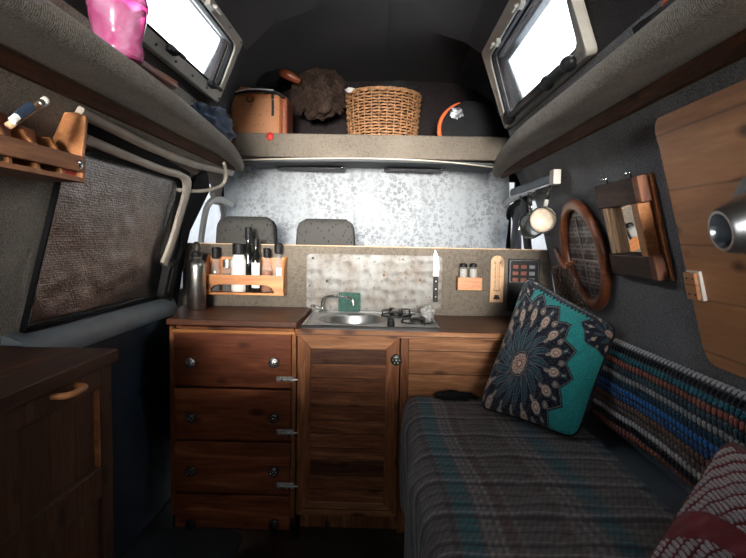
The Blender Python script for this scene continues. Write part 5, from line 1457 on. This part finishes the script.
# dark strap with orange end on the right shelf
m = MB(); a, b = at_z(640, 16, .352), at_z(664, 3, .36)
tt = thing('strap_bundle', 'black strap with an orange tab on the right shelf at the photo top', 'strap', (.46, .94, .340))
m.blob((.455, .92, .356), (.04, .12, .018), 24, 14, .5, 3, 4); m.build('webbing', 'blackcloth', tt, smooth=True)
m = MB(); m.blob((.425, .87, .366), (.010, .03, .006), 12, 8, .3, 3, 1); m.build('tab', 'orange', tt, smooth=True)

# ================================================================ things on the cab shelf
CS = .391
# tan bag
a, b = at_y(228, 137, 2.66), at_y(287, 86, 2.66)
t = thing('tan_bag', 'boxy tan printed bag with dark zip on the cab shelf', 'bag', ((a.x + b.x) / 2, 2.75, CS))
bx0, bx1 = a.x + .005, b.x - .03
bz1 = at_y(255, 93, 2.66).z
m = MB(); m.bb((bx0, 2.66, CS), (bx1, 2.86, bz1)); m.build('body', 'bagprint', t, bevel=.02)
m = MB(); m.bb((bx1 - .002, 2.67, CS), (bx1 + .030, 2.85, bz1 - .01)); m.build('side_panel', 'brown_leather', t, bevel=.012)
m = MB(); m.tube(smooth_path([(bx0 + .005, 2.657, bz1 - .012), ((bx0 + bx1) / 2 - .02, 2.652, bz1 + .006), (bx1 - .03, 2.655, bz1 + .004), (bx1 + .02, 2.66, bz1 - .02)], 6), .0065, 8); m.build('zip', 'black', t, smooth=True)
m = MB(); m.tube(smooth_path([(bx0 + .010, 2.652, bz1 - .004), ((bx0 + bx1) / 2 - .02, 2.646, bz1 + .014), (bx1 - .03, 2.65, bz1 + .012)], 6), .0028, 6); m.build('zip_edge', 'label', t, smooth=True)
zx = bx1 - .035
m = MB(); m.bb((zx - .006, 2.648, bz1 - .03), (zx + .006, 2.656, bz1 - .005)); m.build('zip_slider', 'chrome', t, bevel=.001)
m = MB(); m.bb((zx - .006, 2.650, bz1 - .105), (zx + .006, 2.657, bz1 - .032)); m.build('zip_pull', 'black', t, bevel=.003)
m = MB(); q = at_y(250, 99, 2.655); m.tube([(q.x + .017 * math.cos(a_), 2.654, q.z + .014 * math.sin(a_)) for a_ in [2 * PI * k / 16 for k in range(16)]], .0028, 6, closed=True); m.build('ring', 'iron', t, smooth=True)
m = MB(); m.bb((q.x - .014, 2.653, q.z + .006), (q.x + .014, 2.657, q.z + .02)); m.build('ring_tab', 'orange', t)
m = MB(); q = at_y(245, 88, 2.72); m.blob((q.x - .01, 2.76, bz1 + .02), (.085, .09, .022), 24, 12, .3, 2, 2); m.build('top_flap', 'leather', t, smooth=True)
# black hat behind / above
q = at_y(264, 74, 2.85)
m = MB(); m.blob((q.x, 2.84, q.z), (.10, .10, .065), 32, 20, .25, 1.8, 9); tag(m.build('black_bundle', 'blackcloth', smooth=True), 'black bundle of cloth lying on top of the tan bag', 'bundle')
a, b = at_y(279, 71, 2.80), at_y(300, 82, 2.80)
m = MB(); m.tube([a, (a + b) / 2 + Vector((0, 0, .004)), b], [.022, .024, .014], 12); tag(m.build('leather_strap', 'brown_leather', smooth=True), 'red-brown leather strap end beside the black bundle', 'strap')
# dark case behind the gap
a = at_y(293, 120, 2.9)
m = MB(); m.blob((at_y(312, 120, 2.78).x, 2.78, CS + .050), (.19, .10, .052), 30, 18, .3, 2, 4, pw=.6); tag(m.build('dark_sack', 'blackcloth', smooth=True), 'low black sack between the tan bag and the wicker basket', 'sack')
# brown fur
q = at_y(318, 93, 2.90)
fu = thing('fur_hat', 'shaggy brown fur hat between the tan bag and the basket', 'hat', (q.x, 2.93, q.z - .1))
fc = Vector((q.x + .005, 2.93, q.z)); fr3 = Vector((.138, .12, .135))
MB().blob(fc, fr3 * .9, 40, 26, .25, 2.5, 6).build('body', 'fur', fu, smooth=True)
m = MB(); rr = random.Random(11); V_ = []; F_ = []
for k in range(2600):
    th_ = rr.random() * 2 * PI; ph = math.asin(rr.random() * 1.7 - .7)
    dn = Vector((math.cos(ph) * math.cos(th_), -abs(math.cos(ph) * math.sin(th_)), math.sin(ph)))
    p = fc + Vector((dn.x * fr3.x, dn.y * fr3.y, dn.z * fr3.z)) * .86
    l = .022 + rr.random() * .022; tip = p + dn * l * .8 + Vector((rr.uniform(-.012, .012), rr.uniform(-.01, .01), -.020 * rr.random()))
    side = dn.cross(Vector((rr.uniform(-1, 1), rr.uniform(-1, 1), 1))).normalized() * .0017
    kk = len(V_); V_ += [p - side, p + side, (p + tip) / 2 + side * .7 + Vector((0, 0, .004)), tip]; F_ += [(kk, kk + 1, kk + 2), (kk, kk + 2, kk + 3)]
m.add(V_, F_); m.build('long_hair', 'fur', fu)
# wicker basket
wa, wb = at_y(346, 90, 2.83), at_y(421, 90, 2.83)
bcx, bcy = (wa.x + wb.x) / 2, 2.86; RT, RBm = (wb.x - wa.x) / 2 * .99, (wb.x - wa.x) / 2 * .80
bzt = at_y(384, 89, 2.70).z
wk = thing('wicker_basket', 'round tan wicker basket full of cloths on the cab shelf', 'basket', (bcx, bcy, CS))
hb = bzt - CS
def brad(v): return RBm + (RT - RBm) * (v ** .6)
NS = 30; m = MB()
for k in range(NS):
    t_ = 2 * PI * k / NS
    m.tube([(bcx + brad(v) * math.cos(t_), bcy + brad(v) * math.sin(t_), CS + hb * v) for v in (0.0, .33, .66, 1.0)], .0030, 5)
m.build('stakes', 'wicker', wk, smooth=True)
m = MB(); NR = 23
for j in range(NR):
    v = (j + .5) / NR; pts = []
    for k in range(NS * 4):
        t_ = 2 * PI * k / (NS * 4); r = brad(v) + .0048 * math.cos(t_ * NS / 2 * 1.0 + PI * j + 0) 
        pts.append((bcx + r * math.cos(t_), bcy + r * math.sin(t_), CS + hb * v + .0015 * math.sin(t_ * NS + j)))
    m.tube(pts, .0047, 6, closed=True)
m.build('woven_wall', 'wicker', wk, smooth=True)
m = MB()
for q_ in range(3):
    m.tube([(bcx + (RT + .002 * q_) * math.cos(2 * PI * k / 120), bcy + (RT + .002 * q_) * math.sin(2 * PI * k / 120), CS + hb + .004 * math.sin(2 * PI * k / 120 * 20 + q_ * 2.1)) for k in range(120)], .0045, 6, closed=True)
m.build('rim', 'wicker', wk, smooth=True)
m = MB(); m.lathe([(.001, .002), (RBm, .002), (RBm, .008)], (bcx, bcy, CS), 30, caps=False); m.build('base', 'wicker', wk)
m = MB(); m.lathe([(RBm - .012, .012), (RT - .016, hb * .92), (RT - .03, hb * .96), (.001, hb * .96)], (bcx, bcy, CS), 30, caps=False); m.build('lining', 'blackcloth', wk, smooth=40)
q = at_y(400, 82, 2.86)
m = MB(); m.blob((bcx + .035, bcy, bzt + .022), (.125, .11, .042), 36, 20, .5, 2.4, 12); m.build('x', 'blackcloth', smooth=True); o = bpy.data.objects['x']; o.name = 'dark_clothes'; tag(o, 'dark clothes heaped in the top of the wicker basket', 'clothes')
m = MB(); m.blob((bcx - RT * .86, bcy - .09, bzt + .006), (.030, .045, .010), 20, 12, .5, 3, 3); o = m.build('grey_cloth', 'label', smooth=True); tag(o, 'pale cloth corner over the left rim of the wicker basket', 'cloth')
m = MB(); m.blob((bcx + .005, bcy - .125, bzt + .008), (.024, .022, .010), 16, 10, .5, 3, 8); o = m.build('grey_cloth', 'slate', smooth=True); tag(o, 'small grey cloth fold at the middle of the basket rim', 'cloth')
# black round bag with orange piping at the right
q = at_y(471, 112, 2.80)
t = thing('round_bag', 'round black bag with orange piping at the right end of the cab shelf', 'bag', (q.x, 2.85, CS))
ro = .155
X = Matrix.Translation((q.x, 2.80, CS + ro - .015)) @ Matrix.Rotation(PI / 2 - .1, 4, 'X')
MB(X).lathe([(.001, .05), (ro * .6, .052), (ro * .88, .045), (ro * .98, .03), (ro, 0), (ro, -.10), (ro * .9, -.14), (.001, -.15)], seg=44, caps=False, sx=1.04, sy=.95).build('body', 'blackcloth', t, smooth=True)
m = MB(X); m.tube([(ro * 1.04 * .97 * math.cos(a_), ro * .95 * .97 * math.sin(a_), .034) for a_ in [PI * .62 + PI * .75 * k / 30 for k in range(31)]], [.003 + .008 * max(0, math.sin(PI * k / 30)) ** .8 for k in range(31)], 8); m.build('orange_piping', 'orange', t, smooth=True)
m = MB(); w1, w2_ = at_y(445, 110, 2.745), at_y(462, 120, 2.745)
m.blob((at_y(456, 113, 2.745).x, 2.748, at_y(456, 113, 2.745).z), (.030, .005, .024), 20, 14, .7, 3, 7); m.build('plastic_patch', 'darkmetal', t, smooth=25)
# red tab over the shelf edge
q = at_y(270, 137, 2.595)
m = MB(); m.blob((q.x, 2.597, q.z + .002), (.016, .010, .018), 16, 12, .3, 3, 2); m.tube([(q.x, 2.60, q.z + .01), (q.x, 2.63, q.z + .02), (q.x, 2.66, q.z + .018)], .008, 8)
tag(m.build('red_ribbon', 'red', smooth=True), 'short red ribbon hanging over the cab shelf edge below the tan bag', 'ribbon')
q = at_y(233, 138, 2.62)
m = MB(); m.blob((q.x + .012, 2.645, q.z + .006), (.022, .02, .018), 14, 10, .4, 3, 5); tag(m.build('red_ribbon', 'brown_leather', smooth=True), 'dark red cloth end at the left corner of the cab shelf', 'cloth').name = 'red_cloth'

# ================================================================ floor mat
a = at_z(112, 556, -H + .01)
m = MB(); m.prism(rrect(-1.0 + .02, -.48, 1.45, 1.97, .06, 5), 2, -H, -H + .008)
tag(m.build('floor_mat', 'mat', bevel=.002), 'black rubber mat on the van floor before the drawers', 'mat')

# ================================================================ light
W = bpy.data.worlds.new('sky'); SC.world = W; W.use_nodes = True
t = W.node_tree; bg = t.nodes['Background']
tc = t.nodes.new('ShaderNodeTexCoord'); sp = t.nodes.new('ShaderNodeSeparateXYZ'); L(t, tc.outputs['Generated'], sp.inputs[0])
r = ramp(t, sp.outputs[2], [(.0, (.10, .10, .10)), (.48, (.20, .21, .22)), (.52, (.90, .95, 1.0)), (1.0, (.75, .88, 1.0))])
mr_ = N(t, 'ShaderNodeMapRange'); mr_.inputs['From Min'].default_value = -1; L(t, sp.outputs[2], mr_.inputs['Value']); L(t, mr_.outputs['Result'], r.inputs['Fac'])
L(t, r.outputs['Color'], bg.inputs['Color']); bg.inputs['Strength'].default_value = SKY
def area(name, loc, target, sx, sy, power, col=(1, 1, 1), spread=180, portal=False):
    l = bpy.data.lights.new(name, 'AREA'); l.shape = 'RECTANGLE'; l.size = sx; l.size_y = sy; l.energy = power; l.color = col; l.spread = math.radians(spread)
    o = bpy.data.objects.new(name, l); COL.objects.link(o)
    loc = Vector(loc); d = Vector(target) - loc
    o.matrix_world = Matrix.Translation(loc) @ d.to_track_quat('-Z', 'Y').to_matrix().to_4x4()
    if portal: l.cycles.is_portal = True
    return o
# daylight entering by the openings, plus an added rear fill
def win_light(name, root, W_, nrm, y0, y1, z0, z1, power, col):
    c = (W_(y0, z0) + W_(y1, z1)) / 2 - nrm * .05
    return area(name, c, c + nrm + Vector((0, .0, LTILT)), (y1 - y0) * .8, .16, power, col)
win_light('daylight_left', None, WL, nl, 1.0, 2.08, .48, .69, P_LEFT, (.93, .97, 1.0))
win_light('daylight_right', None, WR, nr, 1.4, 2.33, .462, .765, P_RIGHT, (.93, .97, 1.0))
area('daylight_tailgate', (-.05, YB - .05, .33), REAR_T, 1.3, .55, P_REAR, (1.0, .96, .90), REAR_SPREAD)
area('rear_fill', (-.05, YB + .02, .33), (-.1, 1.6, -.2), 1.2, .5, P_FILL, (.72, .84, 1.0))  # added bluish fill lamp that lifts the dark tones
area('daylight_windscreen', (-.1, 3.3, .05), (-.1, 2.9, .02), 1.5, .7, P_FRONT, (.95, .98, 1.0))
for o in list(SC.objects):
    if o.parent is None and o.type != 'CAMERA': o.location.z += H
SC.view_settings.view_transform = 'Standard'; SC.view_settings.look = 'None'
SC.view_settings.exposure = EXPO; SC.view_settings.gamma = 1; SC.view_settings.use_curve_mapping = False
SC.render.film_transparent = False
cy = SC.cycles
cy.use_denoising = True; cy.max_bounces = 10; cy.diffuse_bounces = 5; cy.glossy_bounces = 4; cy.transmission_bounces = 8; cy.sample_clamp_indirect = 4.0
